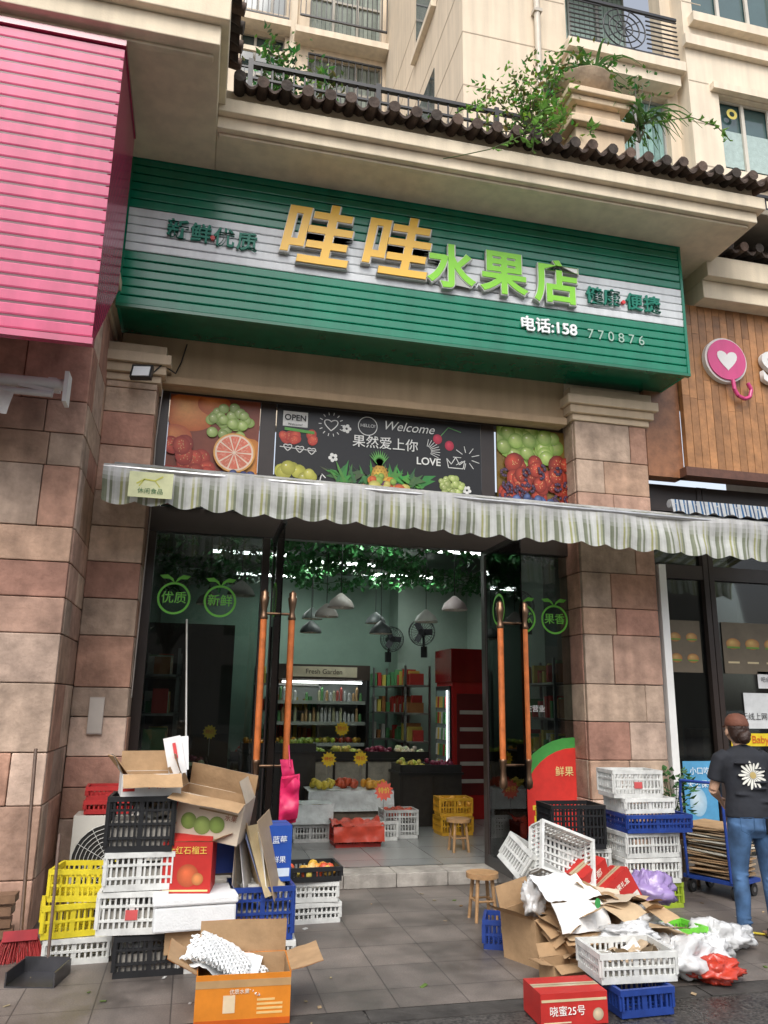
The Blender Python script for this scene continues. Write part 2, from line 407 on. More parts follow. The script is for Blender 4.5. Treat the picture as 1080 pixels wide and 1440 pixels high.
mb=MB()
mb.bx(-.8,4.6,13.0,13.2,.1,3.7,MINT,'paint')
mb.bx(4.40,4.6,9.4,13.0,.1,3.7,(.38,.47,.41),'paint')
mb.bx(4.40,4.6,7.6,9.398,.1,3.7,(.06,.07,.06),'paint')  # same wall nearer the glass: dimness behind the pane put into its colour
mb.bx(-.8,-.6,7.6,13.0,.1,3.7,(.05,.06,.05),'paint')  # left wall near-black too, painted-in dimness so the side glass looks dark
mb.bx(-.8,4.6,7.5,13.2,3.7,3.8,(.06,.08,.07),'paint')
mb.bx(-.6,-.53,7.46,7.62,.1,3.7,FR,'dark');mb.bx(3.9,4.4,7.601,7.65,.1,3.7,FR,'dark')
mb.bx(-.6,4.4,12.95,12.998,.12,.24,(.3,.3,.28),'paint')
mb.bx(3.2,4.4,12.4,12.99,.12,3.69,(.34,.43,.37),'paint')
mb.bx(-.6,.45,9.9,9.95,.12,2.5,(.03,.025,.02),'wood')
mb.build("interior_walls",B)
def floor_mat():
    m,nt,b=nmat("shop_floor_tiles");N=nt.nodes;L=nt.links
    tc=N.new("ShaderNodeTexCoord");br=N.new("ShaderNodeTexBrick");br.offset=0
    br.inputs["Scale"].default_value=1;br.inputs["Brick Width"].default_value=.6;br.inputs["Row Height"].default_value=.6;br.inputs["Mortar Size"].default_value=.004
    br.inputs["Color1"].default_value=(.27,.28,.27,1);br.inputs["Color2"].default_value=(.23,.24,.235,1);br.inputs["Mortar"].default_value=(.1,.1,.1,1)
    L.new(tc.outputs["Object"],br.inputs["Vector"]);L.new(br.outputs["Color"],b.inputs["Base Color"]);b.inputs["Roughness"].default_value=.25
    return m
f=plane("shop_floor",-.8,4.6,7.5,13.1,.12,floor_mat());f.parent=B
TL=empty("ceiling_tube_lights")
TP=[(.2,8.2),(1.6,8.4),(2.5,8.4),(3.4,9.3),(.6,10.2),(1.9,10.6),(3.0,11.4),(1.0,12.0)]
mb=MB()
for x,y in TP:
    mb.bx(x-.5,x+.5,y-.04,y+.04,3.50,3.56,(.7,.7,.7),'paint');mb.cyl((x-.48,y,3.48),(x+.48,y,3.48),.018,.018,(.95,1,.98),'tube',8)
    for s in(-.4,.4):mb.cyl((x+s,y,3.56),(x+s,y,3.7),.004,.004,(.3,.3,.3),'metal',5,False)
mb.build("tubes",TL)
for x,y,e in[(2.0,8.5,9),(1.9,10.6,17),(3.0,11.4,11),(1.0,12.0,11)]:
    l=bpy.data.lights.new("tube_lamp",'AREA');l.shape='RECTANGLE';l.size=.95;l.size_y=.06;l.energy=e;l.color=(.92,1,.95)
    o=bpy.data.objects.new("tube_lamp",l);scene.collection.objects.link(o);o.location=(x,y,3.44);o.parent=TL
mb=MB()
for i in range(60):
    x=random.uniform(-.5,4.3);y=random.uniform(7.9,12.8);a=random.uniform(0,3.1);ln=random.uniform(.8,1.8)
    pts=[]
    for j in range(9):
        t=j/8;pts.append(Vector((min(4.35,max(-.55,x+math.cos(a)*ln*(t-.5))),min(12.9,max(7.8,y+math.sin(a)*ln*(t-.5))),3.55-.16*math.sin(t*math.pi)+random.uniform(-.05,.03))))
    mb.tube(pts,.006,(.05,.1,.03),'leaf2',4)
    for j in range(60):
        t=random.random()*7.99;p=pts[int(t)].lerp(pts[int(t)+1],t%1)+Vector([random.uniform(-.09,.09) for _ in range(3)])
        mb.leaf(p,(random.uniform(-1,1),random.uniform(-1,1),random.uniform(-1.2,.1)),random.uniform(.07,.12),(.05,.2,.06),.7,'leaf2')
mb.build("ceiling_vines")
def pendant(x,y,z,col=(.55,.5,.47)):
    mb=MB();mb.cyl((0,0,.16),(0,0,3.68-z),.005,.005,(.02,.02,.02),'dark',5)
    mb.lathe((0,0,0),[(.15,0),(.148,.02),(.12,.08),(.06,.13),(.025,.16),(.0,.17)],col,'paint',20)
    mb.lathe((0,0,0),[(.145,.002),(.115,.078),(.0,.13)],(.8,.78,.7),'paint',20)
    mb.ell((0,0,.04),(.04,.04,.05),(.9,.88,.8),'paint',10)
    mb.build("pendant_lamp",loc=(x,y,z))
for x,y,z,c in[(.42,8.4,2.68,(.45,.4,.38)),(1.55,8.6,2.62,(.5,.46,.42)),(1.55,9.6,2.62,(.5,.46,.42)),(1.6,11.2,2.75,(.08,.1,.09)),(1.5,10.6,2.5,(.05,.06,.06)),(2.5,11,2.7,(.05,.06,.06)),(2.85,9.6,2.6,(.4,.4,.36)),(2.9,8.6,2.65,(.6,.5,.5)),(.1,9.5,2.7,(.3,.3,.28)),(2.3,9.8,2.45,(.05,.06,.06)),(3.6,9.2,2.6,(.5,.45,.42))]:
    pendant(x,y,z,c)
mb=MB()
K=(.02,.02,.022)
mb.bx(-.70,.70,.0,.75,0,.45,K,'dark');mb.bx(-.70,-.66,.0,.75,.45,2.0,K,'dark');mb.bx(.66,.70,.0,.75,.45,2.0,K,'dark')
mb.bx(-.66,.66,.68,.75,.45,1.8,(.5,.55,.52),'paint');mb.bx(-.70,.70,-.02,.75,1.78,2.0,(.08,.06,.05),'dark')
mb.bx(-.5,.5,-.03,-.022,1.82,1.97,(.75,.68,.5),'print')
mb.bx(-.6,.6,.08,.11,1.73,1.76,(.95,1,.97),'led')
for z in(.55,.85,1.15,1.45):
    mb.bx(-.655,.655,.1,.675,z,z+.02,(.5,.5,.5),'metal');mb.bx(-.655,.655,.07,.098,z-.02,z+.03,(.45,.5,.45),'paint')
    k=int((z-.5)/.3)
    for i in range(22):
        x=-.62+i*.058+random.uniform(-.01,.01)
        if k>=2:
            if random.random()<.15:continue
            c=random.choice([(.65,.7,.68),(.15,.4,.15),(.6,.4,.2),(.6,.62,.4),(.5,.12,.1),(.7,.72,.7)]);h_=random.choice([.12,.15,.2]);mb.cyl((x,.16,z+.02),(x,.16,z+h_),.022,.022,c,'fruit',8);mb.cyl((x,.16,z+h_),(x,.16,z+h_+.03),.022,.009,c,'fruit',8)
        else:
            c=[(.6,.1,.05),(.8,.45,.05),(.35,.45,.1),(.75,.7,.1)][(i//5+k)%4];r=random.uniform(.034,.046);mb.ell((x,.16+.1*(i%2),z+.02+r),(r,r,r),tuple(q*random.uniform(.7,1.1) for q in c),'fruit',8)
o=mb.build("display_fridge",loc=(1.86,11.6,.12))
txt("Fresh Garden",(0,-.034,1.895),.1,(.05,.03,.02),o,ext=.001,name="fridge_label")
mb=MB()
RD=(.42,.02,.02)
mb.bx(0,.7,.1,.8,0,1.75,RD,'gloss');mb.bx(-.02,.72,.08,.82,1.75,2.2,(.2,.01,.01),'gloss')
mb.bx(-.03,-.002,.14,.76,.25,1.7,(.02,.02,.02),'dark');mb.bx(-.036,-.032,.2,.70,.32,1.64,(.3,.4,.4),'window')
for i in range(6):
    z=.36+i*.21
    for j in range(6):mb.cyl((-.045,.24+j*.08,z),(-.045,.24+j*.08,z+.15),.025,.018,random.choice([(.5,.05,.03),(.6,.6,.6),(.1,.3,.1),(.7,.5,.1)]),'fruit',8)
mb.bx(-.05,-.037,.2,.215,.32,1.64,(.9,1,1),'led')
mb.bx(.06,.64,.094,.099,.3,1.6,(.12,.01,.01),'print')
for q in range(5):mb.bx(.1,.6,.090,.093,.45+q*.22,.5+q*.22,(.5,.45,.4),'print')
o=mb.build("drink_cooler",loc=(3.40,10.1,.12),bevel=.008)
def counter(loc,w,d,h,cols,rotz=0,name="fruit_display_counter",front=(.10,.09,.08)):
    mb=MB();mb.bx(-w/2,w/2,0,d,0,h,front,'wood');mb.bx(-w/2-.02,w/2+.02,-.02,d+.02,h,h+.03,(.02,.02,.02),'dark')
    n=max(1,int(w/.4))
    for i in range(n):
        a=-w/2+w*i/n;b=-w/2+w*(i+1)/n
        mb.bx(a+.01,a+.04,-.012,-.001,.02,h-.01,(.03,.025,.02),'dark')
        mb.bx(a+.01,a+.02,0,d,h+.03,h+.12,(.03,.03,.03),'dark');mb.bx(a,b,0,.012,h+.03,h+.12,(.03,.03,.03),'dark')
        c=cols[i%len(cols)]
        for _ in range(26):
            r=random.uniform(.032,.045);mb.ell((random.uniform(a+.06,b-.05),random.uniform(.06,d-.05),h+.07+random.uniform(0,.07)),(r,r,r),tuple(q*random.uniform(.8,1.1) for q in c),'fruit',8)
    return mb.build(name,loc=loc,rot=(0,0,rotz))
FC=[(.55,.08,.04),(.8,.35,.03),(.35,.5,.08),(.7,.6,.1),(.25,.02,.06),(.75,.7,.45)]
counter((1.8,10.3,.12),2.6,.7,.72,FC,front=(.5,.46,.37))
counter((.2,9.0,.12),1.2,.7,.7,FC[::-1],rotz=R(90))
counter((3.75,8.7,.12),1.8,.5,.75,FC[2:]+FC[:2],rotz=R(-90))
counter((1.05,9.75,.12),.9,.5,.85,FC[1:],front=(.04,.035,.03))
counter((2.95,9.7,.12),.8,.5,.6,FC[3:],front=(.04,.035,.03))
def shelf(loc,seed=0,ln=1.2,rot=0):
    mb=MB()
    for z in(.5,.9,1.3,1.7):
        mb.bx(0,.4,0,ln,z,z+.025,(.4,.4,.38),'metal')
        for i in range(int(ln/.075)):
            c=random.choice([(.6,.5,.1),(.5,.05,.04),(.6,.6,.55),(.1,.3,.12),(.35,.15,.05)])
            y=.03+i*.073;mb.bx(.05+random.uniform(0,.1),.3,y,y+.055,z+.026,z+random.uniform(.14,.28),c,'print')
    for y in(0,ln-.03):mb.bx(0,.03,y,y+.03,0,2.0,(.3,.3,.3),'metal');mb.bx(.37,.4,y,y+.03,0,2.0,(.3,.3,.3),'metal')
    mb.build("goods_shelf",loc=loc,rot=(0,0,rot))
shelf((3.0,11.2,.12));shelf((-.56,8.6,.12),ln=1.1);shelf((3.98,8.3,.12),ln=1.2);shelf((.9,12.5,.12),ln=1.0,rot=R(-90));shelf((2.75,12.6,.12),ln=.5,rot=R(-90))
def fan(loc,rot):
    mb=MB();c=(.015,.015,.018)
    for q in range(5):
        r=.2-(q-2)**2*.006;y=(q-2)*.03
        pts=[(r*math.cos(t*math.pi/12),y,r*math.sin(t*math.pi/12)) for t in range(25)];mb.tube(pts,.004,c,'dark',4)
    for t in range(24):
        a=t*math.pi/12
        for y in(-.06,.06):mb.cyl((.04*math.cos(a),y*1.05,.04*math.sin(a)),(.18*math.cos(a),y,.18*math.sin(a)),.0025,.0025,c,'dark',4,False)
    for t in range(3):
        a=t*2.094;mb.box((.09*math.cos(a),0,.09*math.sin(a)),(.14,.012,.09),(.05,.05,.06),'dark',(.3,-a,0))
    mb.cyl((0,-.03,0),(0,.16,0),.045,.05,c,'dark',12);mb.cyl((0,.1,0),(0,.14,-.25),.02,.02,c,'dark',8);mb.box((0,.15,-.28),(.09,.05,.16),c,'dark')
    mb.build("wall_fan",loc=loc,rot=rot)
fan((3.05,12.2,2.58),(0,0,R(10)));fan((3.20,11.0,2.6),(0,0,R(-30)));fan((4.12,9.5,2.85),(0,0,R(-60)))
# ------------------------------------------------------------ crates
WH=(.74,.75,.72);BK=(.015,.016,.018);BL=(.02,.06,.30);YE=(.75,.62,.03);GN=(.2,.7,.06)
def crate(loc,w=.45,d=.33,h=.24,col=WH,rz=0,rot=None,fill=None,name="plastic_crate",label=None):
    mb=MB();t=.012;P='plastic'
    f=random.uniform(.84,1.04);col=tuple(q*f for q in col)
    mb.bx(-w/2,w/2,-d/2,-d/2+.02,h-.03,h,col,P);mb.bx(-w/2,w/2,d/2-.02,d/2,h-.03,h,col,P)
    mb.bx(-w/2,-w/2+.02,-d/2+.02,d/2-.02,h-.03,h,col,P);mb.bx(w/2-.02,w/2,-d/2+.02,d/2-.02,h-.03,h,col,P)
    i_=.008
    for s in(-1,1):
        y=s*(d/2-t/2-i_);mb.bx(-w/2+i_,w/2-i_,y-t/2,y+t/2,0,.035,col,P)
        x=s*(w/2-t/2-i_);mb.bx(x-t/2,x+t/2,-d/2+.02,d/2-.02,0,.035,col,P)
        n=max(4,int(w/.034))
        for i in range(n+1):
            x=-w/2+.012+(w-.024)*i/n;ww=.006 if i not in(0,n,n//2) else .015
            mb.bx(x-ww,x+ww,y-t/2+.001,y+t/2-.001,.035,h-.03,col,P)
        nz=max(1,int(h/.07))
        for j in range(1,nz):
            z=h*j/nz;mb.bx(-w/2+i_,w/2-i_,y-t/2-.002,y+t/2+.002,z-.007,z+.007,col,P)
        n=max(3,int(d/.034))
        x=s*(w/2-t/2-i_)
        for i in range(n+1):
            y2=-d/2+.012+(d-.024)*i/n;ww=.006 if i not in(0,n) else .013
            mb.bx(x-t/2+.001,x+t/2-.001,y2-ww,y2+ww,.035,h-.03,col,P)
        for j in range(1,nz):
            z=h*j/nz;mb.bx(x-t/2-.002,x+t/2+.002,-d/2+.02,d/2-.02,z-.007,z+.007,col,P)
    n=int(w/.04)
    for i in range(n):
        x=-w/2+.02+(w-.04)*(i+.5)/n;mb.bx(x-.008,x+.008,-d/2+.02,d/2-.02,.004,.012,col,P)
    n=int(d/.05)
    for i in range(n):
        y=-d/2+.02+(d-.04)*(i+.5)/n;mb.bx(-w/2+.02,w/2-.02,y-.008,y+.008,.0125,.018,col,P)
    if label:
        mb.bx(-.035,.035,-d/2+.0005,-d/2+.007,h*.35,h*.58,label,'print')
    if fill=='paper':
        for q in range(6):
            mb.sheet((random.uniform(-w*.4,0),random.uniform(-d*.4,0),h-.06+random.uniform(-.06,.03)),(w*.5,0,random.uniform(-.03,.05)),(0,d*.45,random.uniform(-.04,.04)),12,12,.07,random.choice([(.7,.7,.68),(.6,.6,.58),(.75,.74,.7),(.5,.38,.25)]),'foam',q*2.1,9)
        mb.bx(-w/2+.03,w/2-.03,-d/2+.03,d/2-.03,.02,h*.55,(.4,.38,.34),'card')
    elif fill:
        for q in range(26):
            r=random.uniform(.03,.042);mb.ell((random.uniform(-w*.42,w*.42),random.uniform(-d*.4,d*.4),h-.03+random.uniform(-.05,.015)),(r,r,r),tuple(c*random.uniform(.8,1.1) for c in fill[q%len(fill)]),'fruit',10)
    return mb.build(name,loc=loc,rot=rot or (0,0,R(rz)))
CB=(.46,.30,.165)
def carton(loc,w,d,h,col=CB,rz=0,rot=None,flaps=None,name="cardboard_box",mat=None,prints=(),texts=(),tape=True,inner=None):
    mb=MB();t=.006;mt=mat or('card' if col==CB else 'print');inn=inner or CB
    if flaps is None:
        mb.bx(-w/2,w/2,-d/2,d/2,0,h,col,mt)
        if tape:mb.bx(-w/2+.0,w/2,-.025,.025,h+.0005,h+.0015,(.5,.4,.25),'gloss')
        mb.bx(-w/2+.002,w/2-.002,-.0015,.0015,h+.0016,h+.0022,(.12,.08,.05),'card')
    else:
        mb.bx(-w/2,w/2,-d/2,-d/2+t,0,h,col,mt);mb.bx(-w/2,w/2,d/2-t,d/2,0,h,col,mt)
        mb.bx(-w/2,-w/2+t,-d/2+t,d/2-t,0,h,col,mt);mb.bx(w/2-t,w/2,-d/2+t,d/2-t,0,h,col,mt);mb.bx(-w/2+t,w/2-t,-d/2+t,d/2-t,0,t,inn,'card')
        mb.bx(-w/2+t,w/2-t,-d/2+t,-d/2+t+.001,t,h-.002,inn,'card');mb.bx(-w/2+t,w/2-t,d/2-t-.001,d/2-t,t,h-.002,inn,'card')
        mb.bx(-w/2+t,-w/2+t+.001,-d/2+t+.001,d/2-t-.001,t,h-.002,inn,'card');mb.bx(w/2-t-.001,w/2-t,-d/2+t+.001,d/2-t-.001,t,h-.002,inn,'card')
        T0=mb.T
        for k,a in flaps.items():
            if a is None:continue
            a=R(a)
            L_=w if k in'fb' else d;D_=d/2
            px,py,ang={'f':(0,-d/2,0),'b':(0,d/2,180),'l':(-w/2,0,-90),'r':(w/2,0,90)}[k]
            mb.T=T0@Matrix.Translation((px,py,h))@Matrix.Rotation(R(ang),4,'Z')@Matrix.Rotation(a,4,'X')
            mb.sheet((-L_/2+.004,0,0),(L_-.008,0,0),(0,D_*.96,0),8,5,.012,col,mt,a*3,4);mb.sheet((-L_/2+.004,0,-t/2),(L_-.008,0,0),(0,D_*.96,0),8,5,.012,inn,'card',a*3,4)
        mb.T=T0
    for p in prints:
        fc,a,b,c,e,cc=p
        if fc=='f':mb.bx(a,b,-d/2-.0015,-d/2-.0003,c,e,cc,'print')
        elif fc=='r':mb.bx(w/2+.0003,w/2+.0015,a,b,c,e,cc,'print')
        elif fc=='t':mb.bx(a,b,c,e,h+.0025,h+.0035,cc,'print')
        elif fc=='o':mb.disc(a,c,-d/2-.002-abs(e)*.001,b,b,cc,tuple(q*.5 for q in cc),mat='print')
    ob=mb.build(name,loc=loc,rot=rot or (0,0,R(rz)))
    for s,x,z,sz,cc in texts:
        txt(s,(x,-d/2-.004,z),sz,cc,ob,ext=.0005,bold=0,name="printing")
    return ob
RED=(.50,.03,.025)
# ---- left pile
crate((-.15,5.40,0),.42,.30,.225,BK,2,fill='paper')
crate((-.26,5.38,.235),.41,.30,.235,WH,-3,fill='paper',label=(.6,.1,.1))
crate((-.25,5.38,.475),.41,.30,.215,WH,2,fill='paper')
crate((-.255,5.38,.69),.41,.30,.32,BK,-2,fill='paper')
carton((-.23,5.38,1.01),.36,.26,.13,(.72,.72,.70),8,flaps={'f':215,'b':100,'l':120,'r':70},texts=[("中福",.02,.07,.07,(.6,.03,.02))],prints=[('f',-.17,-.10,.03,.10,RED)])
mb=MB();mb.box((0,0,.07),(.006,.18,.16),CB,'card',(0,R(-40),R(20)));mb.build("cardboard_sheet",loc=(-.43,5.40,1.11))
mb=MB();mb.box((0,0,.12),(.11,.006,.24),(.75,.74,.72),'print',(R(-15),R(-12),R(10)));mb.box((.03,.05,.13),(.11,.006,.22),(.8,.8,.8),'print',(R(-20),R(-5),0));mb.box((.0,-.004,.15),(.02,.008,.1),(.6,.05,.05),'print',(R(-15),R(-12),R(10)));mb.build("paper_sheets",loc=(-.09,5.40,1.12))
crate((-.60,5.70,0),.40,.30,.15,WH,4)
crate((-.64,5.70,.155),.40,.30,.19,YE,10)
crate((-.59,5.72,.35),.40,.30,.19,YE,-8)
mb=MB();W_=(.58,.56,.5)
mb.bx(-.38,.38,0,.28,.06,.72,W_,'paint');mb.bx(-.3,-.2,.03,.25,0,.058,(.2,.2,.2),'metal');mb.bx(.2,.3,.03,.25,0,.058,(.2,.2,.2),'metal')
mb.cyl((-.1,-.004,.39),(-.1,.001,.39),.27,.27,(.03,.03,.03),'dark',32)
for q in range(9):
    r=.03+q*.03;mb.tube([(-.1+r*math.cos(t*math.pi/14),-.012,.39+r*math.sin(t*math.pi/14)) for t in range(29)],.0035,(.6,.6,.56),'paint',4)
for t in range(12):
    a=t*math.pi/6;mb.cyl((-.1+.02*math.cos(a),-.015,.39+.02*math.sin(a)),(-.1+.275*math.cos(a),-.015,.39+.275*math.sin(a)),.003,.003,(.6,.6,.56),'paint',4)
mb.cyl((-.1,-.02,.39),(-.1,-.01,.39),.05,.05,(.6,.6,.56),'paint',16)
for q in range(10):mb.bx(.2,.35,-.006,.002,.2+q*.04,.215+q*.04,(.35,.35,.33),'paint')
mb.build("air_conditioner_unit",loc=(-.44,6.62,0),bevel=.008)
crate((-.58,6.74,.73),.36,.26,.10,(.5,.03,.03),0);crate((-.58,6.74,.83),.36,.26,.10,(.5,.03,.03),3)
crate((.20,5.42,0),.40,.30,.12,WH,3)
carton((.05,5.32,.125),.24,.22,.13,CB,3)
carton((.24,5.33,.125),.26,.24,.13,RED,-4,prints=[('f',-.1,.1,.02,.05,(.75,.7,.6))],texts=[("新鲜水果",0,.085,.04,(.85,.8,.7))])
mb=MB()
mb.bx(-.24,.24,-.16,.16,0,.14,(.80,.82,.82),'foam');mb.bx(-.25,.25,-.17,.17,.142,.19,(.84,.86,.86),'foam')
mb.build("styrofoam_box",loc=(.09,5.31,.26),rot=(0,0,R(5)),bevel=.012)
carton((.05,5.36,.452),.30,.26,.29,RED,-8,flaps={'f':25,'b':30,'l':60,'r':160},prints=[('o',.01,.065,.10,0,(.75,.16,.06)),('o',.07,.035,.08,1,(.8,.3,.1)),('f',-.135,.135,.01,.02,(.8,.7,.3))],texts=[("大红石榴王",0,.24,.048,(.75,.55,.1))],name="pomegranate_box")
carton((.15,5.42,.76),.46,.30,.25,(.66,.56,.44),-14,rot=(R(3),R(10),R(-16)),flaps={'f':190,'b':75,'l':125,'r':60},prints=[('o',-.10,.05,.09,0,(.35,.5,.12)),('o',-.01,.055,.08,1,(.4,.55,.15)),('o',.08,.05,.1,2,(.35,.5,.12)),('f',-.21,-.19,.02,.2,(.5,.05,.03)),('f',-.05,.2,.17,.18,(.3,.2,.1))],texts=[("水果",.16,.15,.04,(.3,.1,.05))])
carton((.22,5.62,.5),.3,.2,.26,BL,10)
mb=MB()
for i,(c,h_,a) in enumerate([(CB,.5,14),((.55,.5,.42),.42,10),((.75,.75,.73),.46,20),((.5,.36,.2),.48,26),((.25,.3,.5),.4,30),((.8,.8,.78),.38,18),((.62,.5,.3),.44,34),((.4,.3,.2),.5,22)]):
    mb.box((i*.032,-.02*i+.06,h_/2),(.005,.24,h_),c,'card' if i%2==0 else 'print',(R(random.uniform(-12,12)),R(-a+10),R(random.uniform(-40,15))))
mb.build("folded_cardboard_sheets",loc=(.34,5.48,.38))
crate((.52,5.50,0),.44,.34,.135,WH,-2,fill='paper')
crate((.51,5.48,.14),.41,.32,.31,BL,2,fill='paper')
carton((.61,5.56,.455),.16,.24,.34,(.02,.08,.38),4,texts=[("蓝莓",0,.25,.05,(.8,.85,.9)),("鲜果",0,.13,.045,(.8,.85,.9))],prints=[('f',-.07,.07,.03,.08,(.6,.7,.8))],tape=False)
crate((.98,6.35,0),.40,.33,.14,WH,3);crate((.97,6.35,.145),.40,.33,.14,WH,-3)
crate((.98,6.33,.29),.40,.34,.10,BK,2,fill=[(.7,.35,.05),(.6,.1,.04),(.75,.6,.15)],name="fruit_tray")
carton((.36,4.62,0),.48,.36,.235,(.66,.22,.02),-2,flaps={'f':None,'b':82,'l':150,'r':165},name="orange_print_box",prints=[('f',-.24,.24,.175,.21,(.45,.28,.13)),('f',-.24,.24,.0,.03,(.55,.10,.01)),('f',-.10,-.04,.06,.14,(.75,.6,.4)),('f',.07,.2,.05,.06,(.75,.5,.2)),('f',.07,.2,.07,.08,(.75,.5,.2)),('f',.07,.2,.09,.1,(.75,.5,.2)),('f',.07,.16,.11,.12,(.75,.5,.2))],texts=[("优质水果",-.02,.155,.025,(.75,.7,.6))])
# expanded-foam fruit nets: open diamond lattice
mb=MB()
def netz(x,y,k):return .025*k+.055*math.sin((x+.2)*7+k)+.10*(y+.15)+.02*math.sin(y*20+k*2+x*9)
for k in range(3):
    ox,oy=-.03+.05*k,-.02*k;n=11
    for dgn in(0,1):
        for i in range(-n,n+1):
            pts=[]
            for q in range(17):
                t=q/16;y=-.15+.30*t;x=-.18+i*.034+(t*.30 if dgn else -t*.30+.30)
                if -.18<=x<=.18:pts.append(Vector((x+ox,y+oy,netz(x,y,k)+(.004 if dgn else 0))))
            if len(pts)>1:mb.tube(pts,.0065,(.86,.88,.88),'foam',6)
mb.sheet((-.2,-.15,-.01),(.4,0,.02),(0,.3,.06),20,16,.05,(.82,.84,.84),'foam',5,8)
mb.build("foam_fruit_net",loc=(.24,4.66,.20),rot=(0,R(18),R(-10)))
mb=MB();mb.cyl((-.10,6.8,2.25),(.0,5.75,.9),.009,.009,(.55,.55,.52),'metal',8);mb.build("leaning_pole")
mb=MB();mb.cyl((0,0,.16),(-.05,.36,1.24),.012,.012,(.12,.07,.045),'wood',8)
mb.box((0,-.01,.14),(.2,.05,.06),(.35,.02,.03),'plastic',(R(-15),0,0))
for i in range(260):
    x=random.uniform(-.1,.1);y=random.uniform(-.02,.02);mb.cyl((x,y,.13),(x*1.6+random.uniform(-.02,.02),y*2-.04,.0),.0022,.0022,(.4,.03,.03),'plastic',3,False)
mb.build("broom",loc=(-.95,5.72,0),rot=(0,0,R(8)))
mb=MB();g=(.13,.13,.14)
mb.bx(-.14,.14,-.13,.12,0,.008,g,'metal');mb.bx(-.14,-.132,-.13,.12,.008,.08,g,'metal');mb.bx(.132,.14,-.13,.12,.008,.08,g,'metal');mb.bx(-.132,.132,.112,.12,.008,.09,g,'metal')
mb.cyl((0,.12,.08),(-.06,.26,.75),.01,.01,(.15,.1,.08),'wood',8)
mb.build("dustpan",loc=(-.76,5.32,0),rot=(0,0,R(-12)))
mb=MB()
for i in range(5):mb.box((random.uniform(-.02,.02),0,.04+i*.07),(.3,.12,.05),(.22,.13,.08),'wood',(0,R(random.uniform(-4,4)),R(random.uniform(-6,6))))
mb.build("wood_block_stack",loc=(-1.18,5.9,0))
# ---- right pile
crate((3.20,6.4,0),.46,.34,.22,WH,0);crate((3.22,6.4,.225),.46,.34,.22,WH,2,fill='paper');crate((3.17,6.38,.45),.48,.34,.34,BK,-3)
crate((3.78,6.3,0),.50,.36,.19,(.45,.6,.05),2);crate((3.76,6.28,.195),.50,.36,.19,WH,-2);crate((3.76,6.28,.39),.50,.36,.19,WH,1)
crate((3.82,6.26,.585),.60,.40,.14,BL,-2);crate((3.76,6.28,.73),.48,.34,.12,WH,2);crate((3.68,6.28,.85),.45,.32,.22,WH,-4,label=(.6,.1,.1))
crate((2.72,5.75,0),.46,.34,.2,WH,10,fill='paper');crate((2.64,5.70,.205),.46,.34,.15,WH,-12,fill='paper')
crate((2.45,5.55,.36),.52,.36,.20,WH,rot=(R(18),R(28),R(12)))
crate((2.57,5.46,.53),.46,.34,.17,WH,rot=(R(66),R(20),R(8)))
carton((2.82,5.45,.38),.26,.20,.13,RED,rot=(R(5),R(-25),R(20)),texts=[("金都",0,.07,.06,(.85,.8,.7))])
carton((3.04,5.35,.22),.25,.18,.24,RED,rot=(R(-8),R(-28),R(15)),prints=[('f',-.11,.11,.02,.08,(.7,.65,.6))],texts=[("鲜果礼盒",0,.17,.042,(.85,.8,.7))])
carton((3.0,5.6,0),.4,.3,.22,CB,12)
carton((2.28,5.14,0),.30,.30,.30,CB,18,rot=(0,R(-6),R(24)),flaps={'f':215,'b':100,'l':150,'r':60})
carton((2.52,4.98,.0),.38,.30,.24,CB,-8,flaps={'f':200,'b':120,'l':150,'r':140})
carton((2.26,4.74,.0),.22,.16,.11,CB,8,flaps={'f':200,'b':120,'l':170,'r':60})
crate((2.21,5.45,.0),.34,.28,.18,BL,-24)
carton((2.03,4.24,0),.37,.24,.15,RED,-2,name="red_fruit_box",prints=[('f',-.18,.18,.11,.122,(.6,.5,.3)),('o',.13,.03,.045,0,(.75,.6,.4)),('f',-.17,-.02,.012,.018,(.7,.6,.4))],texts=[("晓蜜25号",-.04,.065,.05,(.85,.85,.8))])
crate((2.46,4.28,0),.33,.28,.135,BL,2);crate((2.47,4.36,.14),.46,.32,.15,WH,-3,fill='paper')
crate((3.22,5.02,.02),.34,.24,.17,GN,12)
crate((2.95,4.95,0),.42,.3,.2,WH,-10,fill='paper');crate((2.80,5.2,0),.42,.3,.24,WH,14,fill='paper')
mb=MB()
rn=random.Random(5)
for i in range(66):
    x=rn.uniform(-.38,.36);y=rn.uniform(-.32,.36);z=.36-.28*abs(x)-.2*abs(y)+rn.uniform(-.16,.06)
    c=rn.choice([CB,(.52,.36,.21),(.38,.25,.13),(.54,.40,.25),(.58,.48,.36)])
    T0=mb.T;mb.T=Matrix.Translation((x,y,max(.05,z)))@Euler((rn.uniform(-.6,.45),rn.uniform(-.5,.5),rn.uniform(0,3))).to_matrix().to_4x4()
    w,d=rn.uniform(.12,.32),rn.uniform(.10,.22)
    mb.sheet((-w/2,-d/2,0),(w,0,0),(0,d,0),7,5,.035,c,'card',i*1.3,4.5);mb.T=T0
mb.build("flattened_cardboard_heap",loc=(2.70,4.98,.02))
mb=MB()
mb.sheet((-.19,-.14,.0),(.37,.05,.0),(-.05,.24,.10),28,20,.05,(.8,.8,.78),'foam',3,7)
mb.sheet((-.19,-.14,.0),(.37,.05,.0),(.02,-.10,-.15),28,10,.035,(.8,.8,.78),'foam',3,7)
mb.disc(.1,.0,-.19,.02,.03,(.05,.3,.08),mat='print')
mb.build("crumpled_white_paper",loc=(2.44,4.98,.40))
def bag(nm,loc,r,c,sd):
    mb=MB();mb.blob((0,0,0),r,c,'bag',sd,amp=.5);mb.build(nm,loc=loc)
